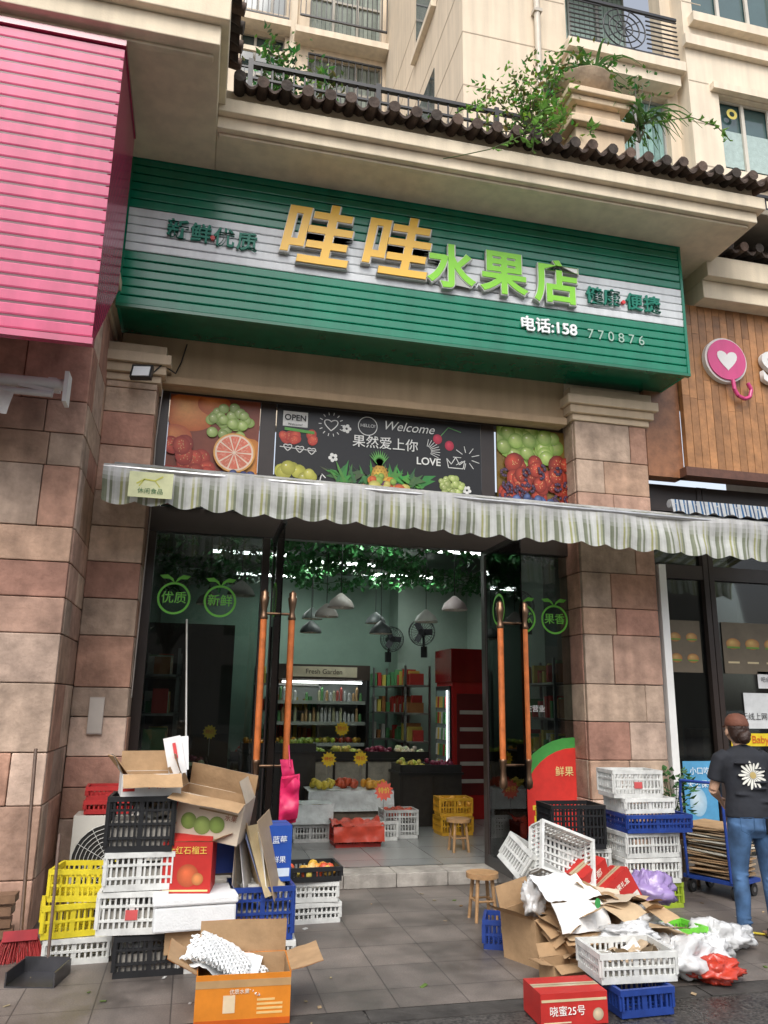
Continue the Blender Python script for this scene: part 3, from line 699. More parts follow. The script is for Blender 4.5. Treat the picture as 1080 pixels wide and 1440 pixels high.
for a in[("purple_plastic_bag",(3.36,5.55,.28),(.20,.15,.12),(.42,.3,.62),1),("white_plastic_bag",(2.98,4.66,.11),(.19,.15,.12),(.8,.81,.81),2),("white_plastic_bag",(3.5,5.0,.09),(.17,.15,.11),(.8,.81,.81),3),("red_plastic_bag",(3.16,4.55,.06),(.17,.12,.07),(.65,.06,.03),4),("white_plastic_bag",(2.95,5.02,.24),(.14,.12,.07),(.8,.81,.81),5),("white_plastic_bag",(4.10,4.82,.13),(.16,.16,.16),(.8,.81,.81),6),("white_plastic_bag",(2.25,5.12,.36),(.07,.07,.12),(.8,.81,.81),7),("white_plastic_bag",(2.68,4.66,.26),(.16,.12,.05),(.8,.81,.81),8),("white_plastic_bag",(3.25,4.75,.1),(.13,.12,.1),(.8,.81,.81),9),("white_plastic_bag",(3.72,5.1,.07),(.13,.1,.08),(.75,.77,.78),10)]:bag(*a)
def stool(loc,s=1):
    mb=MB();w=(.46,.27,.13)
    mb.cyl((0,0,.30*s),(0,0,.335*s),.125,.125,w,'wood',24)
    for i in range(4):
        a=math.pi/4+i*math.pi/2;mb.cyl((.08*math.cos(a),.08*math.sin(a),.3*s),(.115*math.cos(a),.115*math.sin(a),0),.016,.013,w,'wood',8)
    for i in range(4):
        a=math.pi/4+i*math.pi/2;b=a+math.pi/2;mb.cyl((.098*math.cos(a),.098*math.sin(a),.14*s),(.098*math.cos(b),.098*math.sin(b),.14*s),.009,.009,w,'wood',6)
    mb.build("wooden_stool",loc=loc)
stool((2.26,6.08,0));stool((2.76,8.1,.12),.95)
mb=MB();bl=(.02,.06,.3)
mb.bx(-.25,.25,-.2,.2,.12,.15,bl,'plastic')
for x in(-.2,.2):
    mb.tube([(x,-.2,.14),(x,-.24,.8),(x*.8,-.28,.95)],.013,bl,'plastic',8)
    for y in(-.15,.15):
        mb.cyl((x-.015,y,.055),(x+.015,y,.055),.055,.055,(.02,.02,.02),'dark',16);mb.cyl((x-.018,y,.055),(x+.018,y,.055),.022,.022,(.4,.4,.4),'metal',10)
mb.tube([(-.16,-.28,.95),(.16,-.28,.95)],.013,bl,'plastic',8)
for i in range(20):
    mb.box((random.uniform(-.03,.03),random.uniform(-.02,.02),.17+i*.021),(.44,.36,.010),random.choice([CB,(.35,.24,.14),(.5,.38,.25),(.6,.58,.5)]),'card',(random.uniform(-.04,.04),random.uniform(-.04,.04),random.uniform(-.14,.14)))
mb.build("platform_trolley",loc=(4.66,6.5,0),rot=(0,0,R(-65)))
mb=MB();mb.lathe((0,0,0),[(.0,0),(.09,0),(.12,.18),(.13,.2),(.11,.2),(.0,.17)],(.25,.1,.05),'paint')
for i in range(110):
    a=random.uniform(0,6.28);z=random.uniform(.22,.6);r=random.uniform(.02,.16)
    mb.leaf((r*math.cos(a),r*math.sin(a),z),(math.cos(a),math.sin(a),random.uniform(-.2,.8)),random.uniform(.06,.11),(.06,.18,.05),.6)
for i in range(6):mb.cyl((0,0,.18),(random.uniform(-.1,.1),random.uniform(-.1,.1),.5),.004,.003,(.05,.1,.03),'leaf',4,False)
mb.build("potted_plant",loc=(4.50,6.9,.40))
mb=MB();mb.bx(-.15,.15,-.12,.12,.36,.4,(.2,.15,.1),'wood')
for x in(-.13,.13):
    for y in(-.1,.1):mb.bx(x-.015,x+.015,y-.015,y+.015,0,.359,(.2,.15,.1),'wood')
mb.build("plant_stand",loc=(4.50,6.9,0),bevel=.004)
mb=MB();mb.tube([(3.1+i*.12,6.0-.1*math.sin(i*.9)-i*.07,.012) for i in range(18)],.008,(.75,.6,.03),'plastic',6);mb.build("yellow_hose")
crate((1.34,8.95,.12),.4,.3,.18,WH);crate((1.34,8.95,.305),.4,.3,.18,WH,fill=[(.7,.6,.1)]);crate((2.1,8.95,.12),.4,.3,.2,WH);crate((2.36,9.05,.12),.4,.3,.3,WH,fill=[(.6,.1,.05)])
crate((1.78,8.62,.12),.5,.32,.2,(.5,.03,.02),2,name="red_crate")
crate((3.05,9.15,.12),.4,.3,.2,(.75,.4,.03),2);crate((3.05,9.15,.325),.4,.3,.2,(.75,.4,.03),-3,fill=[(.8,.4,.05)])
mb=MB()
mb.bx(-.48,.48,.0,.4,.0,.46,(.25,.2,.15),'wood')
mb.sheet((-.5,-.02,.475),(1.0,0,0),(0,.44,0),20,6,.012,(.75,.8,.78),'cloth',2,8)
mb.sheet((-.5,-.025,.475),(1.0,0,0),(0,-.03,-.22),40,6,.03,(.75,.8,.78),'cloth',5,11)
for i in range(60):
    k=i%3;r=random.uniform(.034,.045);mb.ell((-.42+.3*k+random.uniform(0,.24),random.uniform(.05,.36),.51+random.uniform(0,.05)),(r,r,r),[(.75,.6,.08),(.6,.1,.04),(.8,.4,.05)][k],'fruit',8)
mb.build("draped_fruit_table",loc=(1.85,9.25,.12))
mb=MB();mb.sheet((-.27,-.2,.21),(.54,0,0),(0,.36,.02),24,16,.06,(.55,.06,.03),'plastic',2,9);mb.sheet((-.27,-.2,.21),(.54,0,0),(0,-.02,-.15),24,8,.03,(.55,.06,.03),'plastic',2,9);mb.build("red_plastic_wrap",loc=(1.78,8.62,.12))
mb=MB();mb.sheet((-.22,-.17,.38),(.44,0,0),(0,.34,0),10,8,.02,(.7,.75,.73),'cloth',2,8);mb.sheet((-.22,-.17,.38),(.44,0,0),(0,-.01,-.2),24,6,.03,(.7,.75,.73),'cloth',2,8);mb.build("white_cloth",loc=(1.34,8.93,.13))
def star(x,y,z,r=.1,col=(.85,.6,.03),c2=(.7,.05,.03)):
    mb=MB();pts=[(math.cos(i*math.pi/12)*(r if i%2 else r*.72),math.sin(i*math.pi/12)*(r if i%2 else r*.72)) for i in range(24)]
    mb.poly(pts,0,col,'print');mb.cyl((0,.006,-.25),(0,.006,-r*.6),.004,.004,(.5,.5,.5),'metal',5)
    o=mb.build("price_tag",loc=(x,y,z));txt("特价",(0,-.003,0),r*.6,c2,o,ext=.0004,name="price_lettering")
for a in[(1.55,9.1,.95,.09),(1.92,9.1,.96,.09),(2.08,8.6,.66,.11,(.85,.15,.1),(.9,.8,.1)),(1.9,10.2,1.25,.1),(.2,8.9,1.25,.08)]:star(*a)
mb=MB()
mb.disc(3.72,.62,7.386,.66,.66,(.10,.45,.10),(.06,.30,.06),n=36,clip=(3.12,3.80,.21,1.3),hx=0,hz=0,mat='print');mb.disc(3.74,.60,7.384,.58,.58,(.75,.05,.04),(.68,.04,.03),n=36,clip=(3.2,3.80,.21,1.25),hx=0,hz=0,mat='print')
o=mb.build("melon_shaped_panel");txt("鲜果",(3.62,7.381,.95),.10,(.8,.7,.3),o)
txt("富",(3.36,7.381,.55),.2,(.85,.65,.05),o,bold=.003)
mb=MB();GS=(.16,.55,.06)
lg=[(-.24,2.50,"优质",7.392),(.18,2.49,"新鲜",7.392),(3.22,2.45,"天然",7.392),(3.58,2.45,"果香",7.392)]
for x,z,s,y in lg:
    mb.ring(x,z,y,.13,.15,GS,mat='print')
    for sg in(-1,1):
        mb.poly([(x,z+.14),(x+sg*.05,z+.18),(x+sg*.11,z+.18),(x+sg*.14,z+.21),(x+sg*.07,z+.22),(x+sg*.02,z+.185)][::sg],y,GS,'print')
mb.build("glass_stickers",B)
for x,z,s,y in lg:txt(s,(x,y-.001,z),.115,GS,B,ext=.0004,bold=.001,name="sticker_lettering")
txt("正在营业",(3.3,7.39,1.55),.07,(.6,.6,.6),B,ext=.0004)
def door(x,name):
    E=empty(name,(x,7.36,.12))
    mb=MB();mb.bx(-.006,.006,-.88,-.02,.1,2.95,(1,1,1),'glass');mb.build("glass_pane",E)
    mb=MB();mb.bx(-.02,.02,-.9,0,.0,.1,(.05,.05,.05),'dark');mb.bx(-.02,.02,-.9,0,2.95,3.0,(.05,.05,.05),'dark');mb.bx(-.012,.012,-.02,0,.1,2.95,(.05,.04,.04),'dark');mb.build("rails",E)
    mb=MB();wc=(.62,.17,.045);bz=(.22,.13,.08)
    for s in(-1,1):
        hx=s*.12;hy=-.66
        mb.cyl((hx,hy,1.0),(hx,hy,2.15),.028,.028,wc,'wood',14)
        mb.lathe((hx,hy,2.15),[(.03,0),(.036,.01),(.03,.03),(.022,.07),(.034,.14),(.04,.19),(.03,.2),(.034,.23),(.0,.26)],bz,'metal',14)
        mb.lathe((hx,hy,.74),[(.0,0),(.03,.02),(.038,.06),(.03,.09),(.022,.16),(.03,.23),(.036,.25),(.03,.26)],bz,'metal',14)
        for z in(.95,2.2):mb.cyl((0,hy,z),(hx,hy,z),.012,.012,bz,'metal',8)
    mb.build("pull_handles",E)
    mb=MB();mb.ring(0,0,0,.13,.155,GS,mat='print');mb.build("door_sticker",E,loc=(-.01,-.35,2.36),rot=(0,0,R(90)))
    return E
door(.66,"open_glass_door");door(2.82,"open_glass_door")
mb=MB()
mb.sheet((-.075,.0,-.36),(.15,.02,.02),(.01,.0,.34),10,16,.05,(.70,.02,.12),'plastic',3,9);mb.sheet((-.07,.05,-.40),(.14,-.02,.03),(.0,-.03,.36),10,16,.05,(.62,.02,.10),'plastic',8,9)
mb.sheet((-.05,.03,-.05),(.10,.0,.0),(-.03,-.0,.16),8,8,.03,(.72,.03,.14),'plastic',5,12);mb.tube([(0,0,.05),(-.01,.06,.22)],.006,(.7,.03,.15),'plastic',5);mb.build("pink_plastic_bag",loc=(.80,6.55,1.02))
# ------------------------------------------------------------ sign
SG=empty("fruit_shop_sign")
mb=MB();GR=(.004,.21,.115);WT=(.74,.77,.78)
y=6.6;x0,x1=-.885,4.82;zb,zt=5.0,6.52
nr=17;hh=(zt-zb)/nr
for i in range(nr):
    z=zb+i*hh;c=WT if 5.55<=z+hh/2<=6.0 else GR
    prof=[(y+.03,z),(y+.002,z+.006),(y,z+.014),(y-.004,z+hh-.014),(y+.002,z+hh-.006),(y+.03,z+hh)]
    vs=[(x,p[0],p[1]) for x in(x0,x1) for p in prof];n=len(prof)
    mb.add(vs,[(j,j+1,n+j+1,n+j) for j in range(n-1)],c,'gloss')
mb.bx(x0,x1,y+.032,7.19,zb+.002,zt-.032,(.004,.12,.06),'gloss')
mb.bx(x0-.03,x0,y-.012,7.19,zb,zt-.03,GR,'gloss');mb.bx(x1,x1+.03,y-.012,7.19,zb,zt-.03,GR,'gloss')
mb.bx(x0-.03,x1+.03,y-.015,y+.03,zt-.03,zt-.022,GR,'gloss');mb.bx(x0-.03,x1+.03,y-.015,y+.035,zb-.03,zb,(.004,.14,.07),'gloss')
mb.build("sign_panels",SG)
YL=(.88,.52,.07);GL=(.25,.66,.04)
def letter(s,x,z,sz,c,b=.012,sh=0):
    txt(s,(x,6.568,z),sz,(.42,.42,.40),SG,ext=.022,bold=b+.010,shear=sh,name="letter_edge")
    txt(s,(x-.004,6.546,z+.004),sz,(.78,.78,.74),SG,ext=.006,bold=b+.007,shear=sh,name="letter_rim")
    txt(s,(x-.006,6.538,z+.006),sz,c,SG,ext=.006,bold=b,shear=sh,name="letter_face",rough=.3)
letter("哇",.81,5.88,.72,YL,.013,.18);letter("哇",1.60,5.88,.72,YL,.013,.18)
letter("水",2.2,5.77,.50,GL,.012);letter("果",2.76,5.79,.51,GL,.012);letter("店",3.34,5.77,.51,GL,.012)
TG=(.0,.2,.13)
for s,x,z in(("新",-.44,5.79),("鲜",-.23,5.78),("优",-.02,5.77),("质",.19,5.76),("健",3.77,5.73),("康",3.97,5.73),("便",4.23,5.72),("捷",4.44,5.72)):
    txt(s,(x,6.575,z),.20,TG,SG,ext=.012,bold=.0035)
for x,z in((-.125,5.76),(4.10,5.71)):
    mb=MB();mb.cyl((x,6.56,z),(x,6.585,z),.022,.022,(.7,.03,.03),'gloss',14);mb.build("dot",SG)
txt("电话:158",(3.24,6.58,5.31),.17,(.85,.87,.87),SG,ext=.01,bold=.003)
txt("7 7 0 8 7 6",(4.0,6.582,5.30),.15,(.35,.5,.42),SG,ext=.001)
# ------------------------------------------------------------ pink sign
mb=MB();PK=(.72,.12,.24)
for i in range(24):
    z=3.99+i*.1;y=5.2
    prof=[(y+.035,z),(y+.004,z+.012),(y,z+.022),(y-.006,z+.084),(y+.002,z+.092),(y+.035,z+.1)]
    n=len(prof);vs=[(x,p[0],p[1]) for x in(-4,-.85) for p in prof]
    mb.add(vs,[(j,j+1,n+j+1,n+j) for j in range(n-1)],PK,'gloss')
    mb.bx(-4,-.852,y+.006,y+.02,z-.010,z+.010,(.10,.01,.03),'dark')
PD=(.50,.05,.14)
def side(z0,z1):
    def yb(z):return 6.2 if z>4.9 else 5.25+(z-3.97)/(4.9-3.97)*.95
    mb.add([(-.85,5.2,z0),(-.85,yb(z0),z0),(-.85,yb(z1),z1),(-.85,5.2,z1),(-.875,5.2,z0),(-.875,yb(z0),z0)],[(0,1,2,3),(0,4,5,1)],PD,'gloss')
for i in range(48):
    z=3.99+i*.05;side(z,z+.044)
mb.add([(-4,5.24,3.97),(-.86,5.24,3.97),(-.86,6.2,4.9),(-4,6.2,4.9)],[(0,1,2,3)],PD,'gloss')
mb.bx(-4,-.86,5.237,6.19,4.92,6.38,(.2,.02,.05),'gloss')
mb.bx(-4,-.84,5.17,6.2,6.39,6.44,(.4,.04,.1),'gloss')
mb.bx(-4,-.84,5.18,5.24,3.94,3.985,PD,'gloss')
mb.build("pink_shop_sign")
# ------------------------------------------------------------ posters
def grapes(mb,cx,cz,y,w,h,n,r,c,rim,clip):
    for i in range(n):
        a=random.uniform(0,6.28);q=random.random()**.5;f=random.uniform(.7,1.1);rr=r*random.uniform(.85,1.1)
        px,pz=cx+w*q*math.cos(a),cz+h*q*math.sin(a)
        mb.disc(px,pz,y-i*.0004,rr,rr,tuple(k*f for k in c),tuple(k*f for k in rim),14,clip=clip)
        mb.disc(px-rr*.3,pz+rr*.35,y-i*.0004-.0002,rr*.15,rr*.12,(.9,.92,.8),(.75,.8,.5),6,clip=clip)
def berries(mb,cl,y,n,r,c,rim,x0,x1,z0,z1,st=.0004,seeds=0):
    for i in range(n):
        x,z=random.uniform(x0,x1),random.uniform(z0,z1);f=random.uniform(.7,1.15);rr=r*random.uniform(.8,1.15)
        mb.disc(x,z,y-i*st,rr,rr*1.15,tuple(k*f for k in c),tuple(k*f for k in rim),14,rot=random.uniform(-1,1),clip=cl)
        for q in range(seeds):
            a=random.uniform(0,6.28);g=random.uniform(0,.75)*rr;mb.disc(x+g*math.cos(a),z+g*math.sin(a),y-i*st-st*.5,rr*.07,rr*.09,(.85,.6,.3),(.5,.15,.05),6,clip=cl)
PS=empty("fruit_posters")
mb=MB();cl=(-.42,.45,3.38,4.49);y=7.345
mb.bx(cl[0],cl[1],y,y+.02,cl[2],cl[3],(.25,.06,.03),'poster')
y-=.002
mb.disc(-.22,4.32,y,.26,.2,(.85,.40,.12),(.55,.12,.02),24,clip=cl);mb.disc(-.0,4.42,y-.0005,.16,.12,(.85,.3,.08),(.5,.1,.02),24,clip=cl);mb.disc(-.35,4.05,y-.001,.16,.13,(.8,.3,.1),(.5,.1,.03),24,clip=cl)
mb.disc(.35,3.85,y-.002,.25,.25,(.8,.45,.1),(.6,.2,.03),24,clip=cl)
grapes(mb,.16,4.2,y-.003,.2,.2,38,.052,(.68,.8,.35),(.25,.4,.06),cl)
berries(mb,cl,y-.02,18,.085,(.8,.13,.07),(.32,.02,.01),-.38,-.02,3.62,4.0,seeds=14)
def grapefruit(mb,x,z,r,y,cl):
    mb.disc(x,z,y,r,r,(.85,.5,.15),(.8,.4,.1),30,clip=cl,hx=0,hz=0);mb.disc(x,z,y-.001,r*.92,r*.92,(.9,.75,.6),(.9,.7,.55),30,clip=cl,hx=0,hz=0)
    for i in range(10):
        a=i*2*math.pi/10;p=[(x+r*.06*math.cos(a+.31),z+r*.06*math.sin(a+.31))]+[(x+r*.83*math.cos(a+.05+t*.105),z+r*.83*math.sin(a+.05+t*.105)) for t in range(6)]
        p=[(min(max(q[0],cl[0]),cl[1]),min(max(q[1],cl[2]),cl[3])) for q in p];mb.poly(p,y-.002,(.75*random.uniform(.85,1.1),.2,.12))
        for q in range(10):
            g=random.uniform(.3,.78)*r;b=a+random.uniform(.1,.5);px,pz=min(max(x+g*math.cos(b),cl[0]),cl[1]),min(max(z+g*math.sin(b),cl[2]),cl[3])
            mb.line([(px,pz),(min(max(px+.02*math.cos(b),cl[0]),cl[1]),min(max(pz+.02*math.sin(b),cl[2]),cl[3]))],y-.0022,.004,(.85,.45,.35))
grapefruit(mb,.22,3.93,.2,y-.035,cl);grapefruit(mb,-.22,3.5,.19,y-.039,cl)
berries(mb,cl,y-.045,40,.04,(.14,.18,.42),(.02,.03,.1),.0,.44,3.4,3.72,.0002)
mb.build("fruit_poster",PS)
mb=MB();cl=(2.96,3.80,3.38,4.49);y=7.345
mb.bx(cl[0],cl[1],y,y+.02,cl[2],cl[3],(.2,.12,.02),'poster')
grapes(mb,3.3,4.33,y-.002,.36,.2,46,.085,(.68,.8,.28),(.22,.38,.05),cl)
berries(mb,cl,y-.022,30,.085,(.65,.09,.05),(.2,.02,.01),3.0,3.76,3.7,4.12,.0003,seeds=10)
for q in range(26):
    x,z=random.uniform(3,3.76),random.uniform(3.5,4.05)
    for w in range(9):
        a=random.uniform(0,6.28);mb.disc(x+.035*math.cos(a),z+.035*math.sin(a),y-.034-q*.0003-w*.00003,.018,.018,(.16,.08,.16),(.015,.01,.02),8,clip=cl)
berries(mb,cl,y-.044,40,.045,(.18,.25,.5),(.03,.05,.14),3.0,3.76,3.4,3.72,.0002)
mb.build("berry_poster",PS)
mb=MB();cl=(.62,2.78,3.38,4.49);y=7.345
mb.bx(cl[0],cl[1],y,y+.02,cl[2],cl[3],(.016,.016,.018),'poster')
W1=(.75,.75,.72);y-=.002
mb.poly([(.68,4.27),(.93,4.27),(.93,4.43),(.68,4.43)],y,W1)
def heart(cx,cz,r,w=.01,col=W1):
    pts=[]
    for i in range(25):
        t=i*2*math.pi/24;pts.append((cx+r*math.sin(t)**3,cz+r*(.8*math.cos(t)-.32*math.cos(2*t)-.12*math.cos(3*t))))
    mb.line(pts,y,w,col)
heart(1.17,4.33,.07)
for i in range(14):
    a=i*2*math.pi/14;mb.line([(1.17+.1*math.cos(a),4.33+.1*math.sin(a)),(1.17+.13*math.cos(a),4.33+.13*math.sin(a))],y,.008,W1)
for i in range(3):heart(.74+i*.12,4.05-.01*i,.04)
mb.line([(.66,4.05),(1.03,4.03)],y,.008,W1)
mb.ring(1.55,4.35,y,.095,.103,W1)
for j,(x,z) in enumerate([(1.33,4.3),(2.62,3.75),(1.2,3.98)]):
    for i in range(5):
        a=i*2*math.pi/5+j;mb.disc(x+.03*math.cos(a),z+.03*math.sin(a),y,.02,.02,W1,W1,8)
for i in range(9):
    a=R(-30+i*14);mb.line([(2.18+.05*math.cos(a),4.14+.05*math.sin(a)),(2.18+.15*math.cos(a),4.14+.13*math.sin(a))],y,.006,W1)
for i in range(9):
    a=R(20+i*40);mb.line([(2.62+.06*math.cos(a),4.1+.06*math.sin(a)),(2.62+.15*math.cos(a),4.1+.13*math.sin(a))],y,.007,W1)
mb.line([(1.05,3.62),(1.09,3.8),(1.05,3.76),(1.09,3.8),(1.13,3.76)],y,.01,W1)
mb.line([(2.42,3.98),(2.4,4.08),(2.45,4.02),(2.5,4.1),(2.54,4.02),(2.6,4.07),(2.58,3.98),(2.42,3.98)],y,.008,W1)
mb.line([(2.32,4.3),(2.42,4.42),(2.56,4.38)],y,.01,(.1,.3,.08));mb.disc(2.3,4.28,y-.001,.05,.055,(.7,.05,.1),(.4,.02,.05));mb.disc(2.43,4.22,y-.001,.05,.055,(.7,.05,.1),(.4,.02,.05))
berries(mb,cl,y-.001,9,.05,(.7,.12,.06),(.4,.03,.02),.68,1.0,4.13,4.2,seeds=6);mb.line([(.7,4.24),(1.0,4.22)],y-.006,.03,(.1,.35,.06))
grapes(mb,.78,3.8,y-.001,.09,.05,6,.07,(.72,.68,.15),(.4,.4,.05),cl);grapes(mb,.95,3.76,y-.004,.04,.04,5,.06,(.75,.7,.2),(.4,.4,.05),cl)
grapes(mb,2.46,3.78,y-.001,.14,.09,30,.035,(.65,.7,.3),(.3,.4,.1),cl)
for i in range(70):
    a=R(random.uniform(15,165));x=1.68+random.uniform(-.45,.45);l=random.uniform(.12,.28);mb.poly([(x,3.72),(x+l*math.cos(a)*.5-.02,3.72+l*.55),(x+l*math.cos(a),3.72+l*math.sin(a)),(x+.03,3.74)],y-.001-i*.0002,(.06*random.uniform(.6,1.5),.26*random.uniform(.4,1.2),.05))
mb.disc(1.68,3.80,y-.018,.09,.14,(.75,.5,.08),(.4,.22,.03),24)
for i in range(5):
    for j in range(7):mb.disc(1.61+i*.035+(j%2)*.017,3.71+j*.032,y-.0185,.008,.009,(.35,.2,.03),(.3,.15,.02),6)
for i in range(10):
    a=R(40+i*11);mb.poly([(1.66,3.93),(1.68+.14*math.cos(a)-.01,3.93+.17*math.sin(a)),(1.70,3.93)],y-.019,(.12,.38,.08))
pc=[((.8,.6,.1),(.5,.3,.03)),((.35,.5,.1),(.15,.25,.04)),((.75,.2,.06),(.4,.06,.02)),((.8,.35,.05),(.5,.15,.02)),((.7,.65,.2),(.4,.35,.08)),((.25,.08,.2),(.08,.02,.07))]
for i in range(110):
    x=1.68+random.gauss(0,.30);z=3.50+max(0,.34-abs(x-1.68)*.45)*random.random();c=random.choice(pc);r=random.uniform(.03,.065)
    mb.disc(min(max(x,1.05),2.3),z,y-.02-i*.0002,r,r*random.uniform(.7,1),c[0],c[1],16,clip=cl)
mb.build("blackboard_poster",PS)
yy=7.335
txt("OPEN",(.805,yy,4.36),.085,(.02,.02,.02),PS,ext=.0005,bold=.002);txt("Welcome!",(.805,yy,4.29),.035,(.02,.02,.02),PS,ext=.0005)
txt("HELLO!",(1.55,yy,4.35),.048,W1,PS,ext=.0005);txt("Welcome",(1.98,yy,4.37),.14,W1,PS,ext=.0005,shear=.35)
for i,ch in enumerate("果然爱上你"):txt(ch,(1.46+i*.14,yy,4.17),.14,W1,PS,ext=.0005,bold=.0006)
txt("LOVE",(2.2,yy,4.02),.11,W1,PS,ext=.0005,bold=.002)
# ------------------------------------------------------------ awning
mb=MB()
X0,X1=-.83,6.6;n=372
PALG=[(.28,.31,.22),(.32,.35,.25),(.70,.72,.68),(.29,.32,.23),(.68,.70,.66),(.76,.78,.75),(.74,.76,.72),(.50,.50,.24),(.74,.76,.72),(.50,.52,.34),(.29,.32,.23),(.70,.72,.68),(.76,.78,.75),(.74,.76,.72)]
def pal(i):return PALG[(i//1)%14]
rows=9;vs=[]
for j in range(rows+1):
    t=j/rows
    for i in range(n+1):
        x=X0+(X1-X0)*i/n;zt=3.43-.012*(x-X0);zb=3.12-.023*(x-X0)
        sc=.035*abs(math.sin(math.pi*(x-X0)/.26))
        zb=zb-sc+.02
        z=zt+(zb-zt)*t
        z-=.02*noise.noise(Vector((x*.8,0,3)))
        yv=6.3+.032*t*math.sin(x*12+2.5*noise.noise(Vector((x*1.1,0,0)))*3)*(.5+abs(noise.noise(Vector((x*1.7,2,0))))*1.6)+.05*noise.noise(Vector((x*1.3,t*1.5,1)))
        vs.append((x,yv,z))
for j in range(rows):
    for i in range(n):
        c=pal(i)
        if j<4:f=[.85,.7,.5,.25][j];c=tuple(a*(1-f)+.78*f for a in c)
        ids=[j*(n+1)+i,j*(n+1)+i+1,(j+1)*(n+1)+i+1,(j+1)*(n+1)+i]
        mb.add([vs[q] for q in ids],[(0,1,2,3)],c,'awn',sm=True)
for i in range(n//2):
    a=X0+(X1-X0)*i/(n/2);b=X0+(X1-X0)*(i+1)/(n/2)
    mb.quad((a,6.3,3.43-.012*(a-X0)),(b,6.3,3.43-.012*(b-X0)),(b,7.05,3.62-.012*(b-X0)),(a,7.05,3.62-.012*(a-X0)),pal(i*2+3),'awn')
mb.cyl((X0,6.31,3.405),(X1,6.31,3.32),.02,.02,(.6,.6,.6),'metal',10)
mb.cyl((X0,7.0,3.60),(X1,7.0,3.51),.05,.05,(.6,.6,.58),'awn',12)
mb.bx(-.62,-.28,6.225,6.235,3.15,3.36,(.60,.62,.36),'print')
mb.line([(-.56,3.26),(-.50,3.30),(-.42,3.29),(-.36,3.33)],6.222,.012,(.5,.5,.08));mb.line([(-.50,3.30),(-.54,3.24)],6.222,.008,(.5,.5,.08));mb.line([(-.42,3.29),(-.38,3.24)],6.222,.008,(.5,.5,.08))
o=mb.build("striped_awning")
txt("休闲食品",(-.45,6.22,3.20),.05,(.05,.15,.05),o,ext=.0005,name="awning_lettering")
mb=MB()
for i in range(160):
    x=4.75+i*.02;c=[(.7,.72,.74),(.7,.72,.74),(.08,.2,.4),(.7,.72,.74),(.1,.15,.25)][i%5]
    mb.add([(x,6.95,3.72),(x+.02,6.95,3.72),(x+.02,6.93+.01*math.sin(i),3.58+.015*math.sin(i*.6)),(x,6.93+.01*math.sin(i-1),3.58+.015*math.sin((i-1)*.6))],[(0,1,2,3)],c,'awn')
mb.cyl((4.75,6.99,3.68),(7.95,6.99,3.68),.045,.045,(.6,.62,.65),'awn',10)
mb.build("blue_striped_awning")
mb=MB();mb.box((0,0,0),(.19,.05,.15),(.03,.03,.03),'dark',(R(-20),0,0));mb.box((0,-.03,.0),(.15,.01,.11),(.85,.88,.9),'paint',(R(-20),0,0));mb.tube([(-.1,0,0),(-.12,.12,.03),(-.12,.25,.08)],.01,(.1,.1,.1),'metal',6)
mb.build("flood_light",loc=(-.66,6.85,4.47),rot=(0,0,R(-12)))
mb=MB()
P=[Vector((-.60,6.98,4.5)),Vector((-.50,6.97,4.62)),Vector((-.38,7.1,4.60)),Vector((-.34,7.17,4.75)),Vector((-.3,7.18,4.95))];mb.tube(P,.007,(.02,.02,.02),'dark',6)
P=[Vector((-.48,7.04,4.4)),Vector((-.50,7.03,3.9)),Vector((-.49,7.03,3.2)),Vector((-.51,7.03,1.6))];mb.tube(P,.006,(.25,.22,.2),'dark',6)
mb.build("electric_cable")
mb=MB();mb.cyl((-3,0,0),(0,0,0),.045,.045,(.7,.7,.68),'paint',12);mb.cyl((-3,-.03,-.09),(-.08,-.03,-.09),.025,.025,(.6,.6,.6),'paint',10);mb.box((.01,0,-.03),(.03,.14,.24),(.75,.75,.73),'paint');mb.box((-.1,.1,.03),(.06,.2,.05),(.7,.7,.7),'paint');mb.box((-.2,-.02,-.05),(.25,.03,.03),(.7,.7,.68),'paint',(0,R(8),0))
mb.sheet((-3,-.05,-.05),(2.66,0,0),(0,-.12,-.28),20,4,.03,(.75,.77,.75),'awn',1,3)
mb.build("folded_awning_roller",loc=(-1.10,5.85,3.88))
mb=MB();mb.bx(-.84,-.72,7.02,7.045,1.3,1.6,(.42,.36,.32),'paint');mb.bx(-.835,-.725,7.016,7.019,1.31,1.59,(.5,.45,.4),'paint');mb.build("meter_box",loc=(0,0,0))
# ------------------------------------------------------------ right shop
RS=empty("neighbour_shop")
mb=MB()
for i in range(36):
    x=5.06+i*.095
    zs=[4.12]
    while zs[-1]<6.1:zs.append(min(6.1,zs[-1]+random.uniform(.5,1.3)))
    for a,b in zip(zs[:-1],zs[1:]):
        f=random.uniform(.7,1.25);c=(.40*f,.19*f,.075*f);mb.bx(x+.003,x+.092,7.05,7.12,a+.001,b-.002,c,'wood')
mb.bx(5.0,8.6,7.0,7.2,4.02,4.118,(.13,.055,.035),'wood')
mb.bx(4.62,5.055,7.12,7.3,4.02,6.1,(.30,.13,.06),'wood')
mb.build("plank_fascia",RS)
mb=MB()
mb.bx(4.62,8.6,7.35,7.45,3.7,4.0,FR,'dark');mb.bx(4.62,8.6,7.35,7.45,2.95,3.1,FR,'dark')
for x in(5.35,5.42,6.5,7.6):mb.bx(x,x+.06,7.34,7.45,0.1,4.0,FR,'dark')
mb.bx(4.66,4.74,7.12,7.34,.1,3.05,(.78,.78,.76),'paint')
mb.bx(4.62,8.6,7.3,7.46,0,.12,(.2,.18,.16),'stone')
mb.build("shop_frame",RS)
mb=MB();mb.bx(4.62,8.6,7.40,7.41,.12,4.0,(1,1,1),'glass');mb.build("shop_glass",RS)
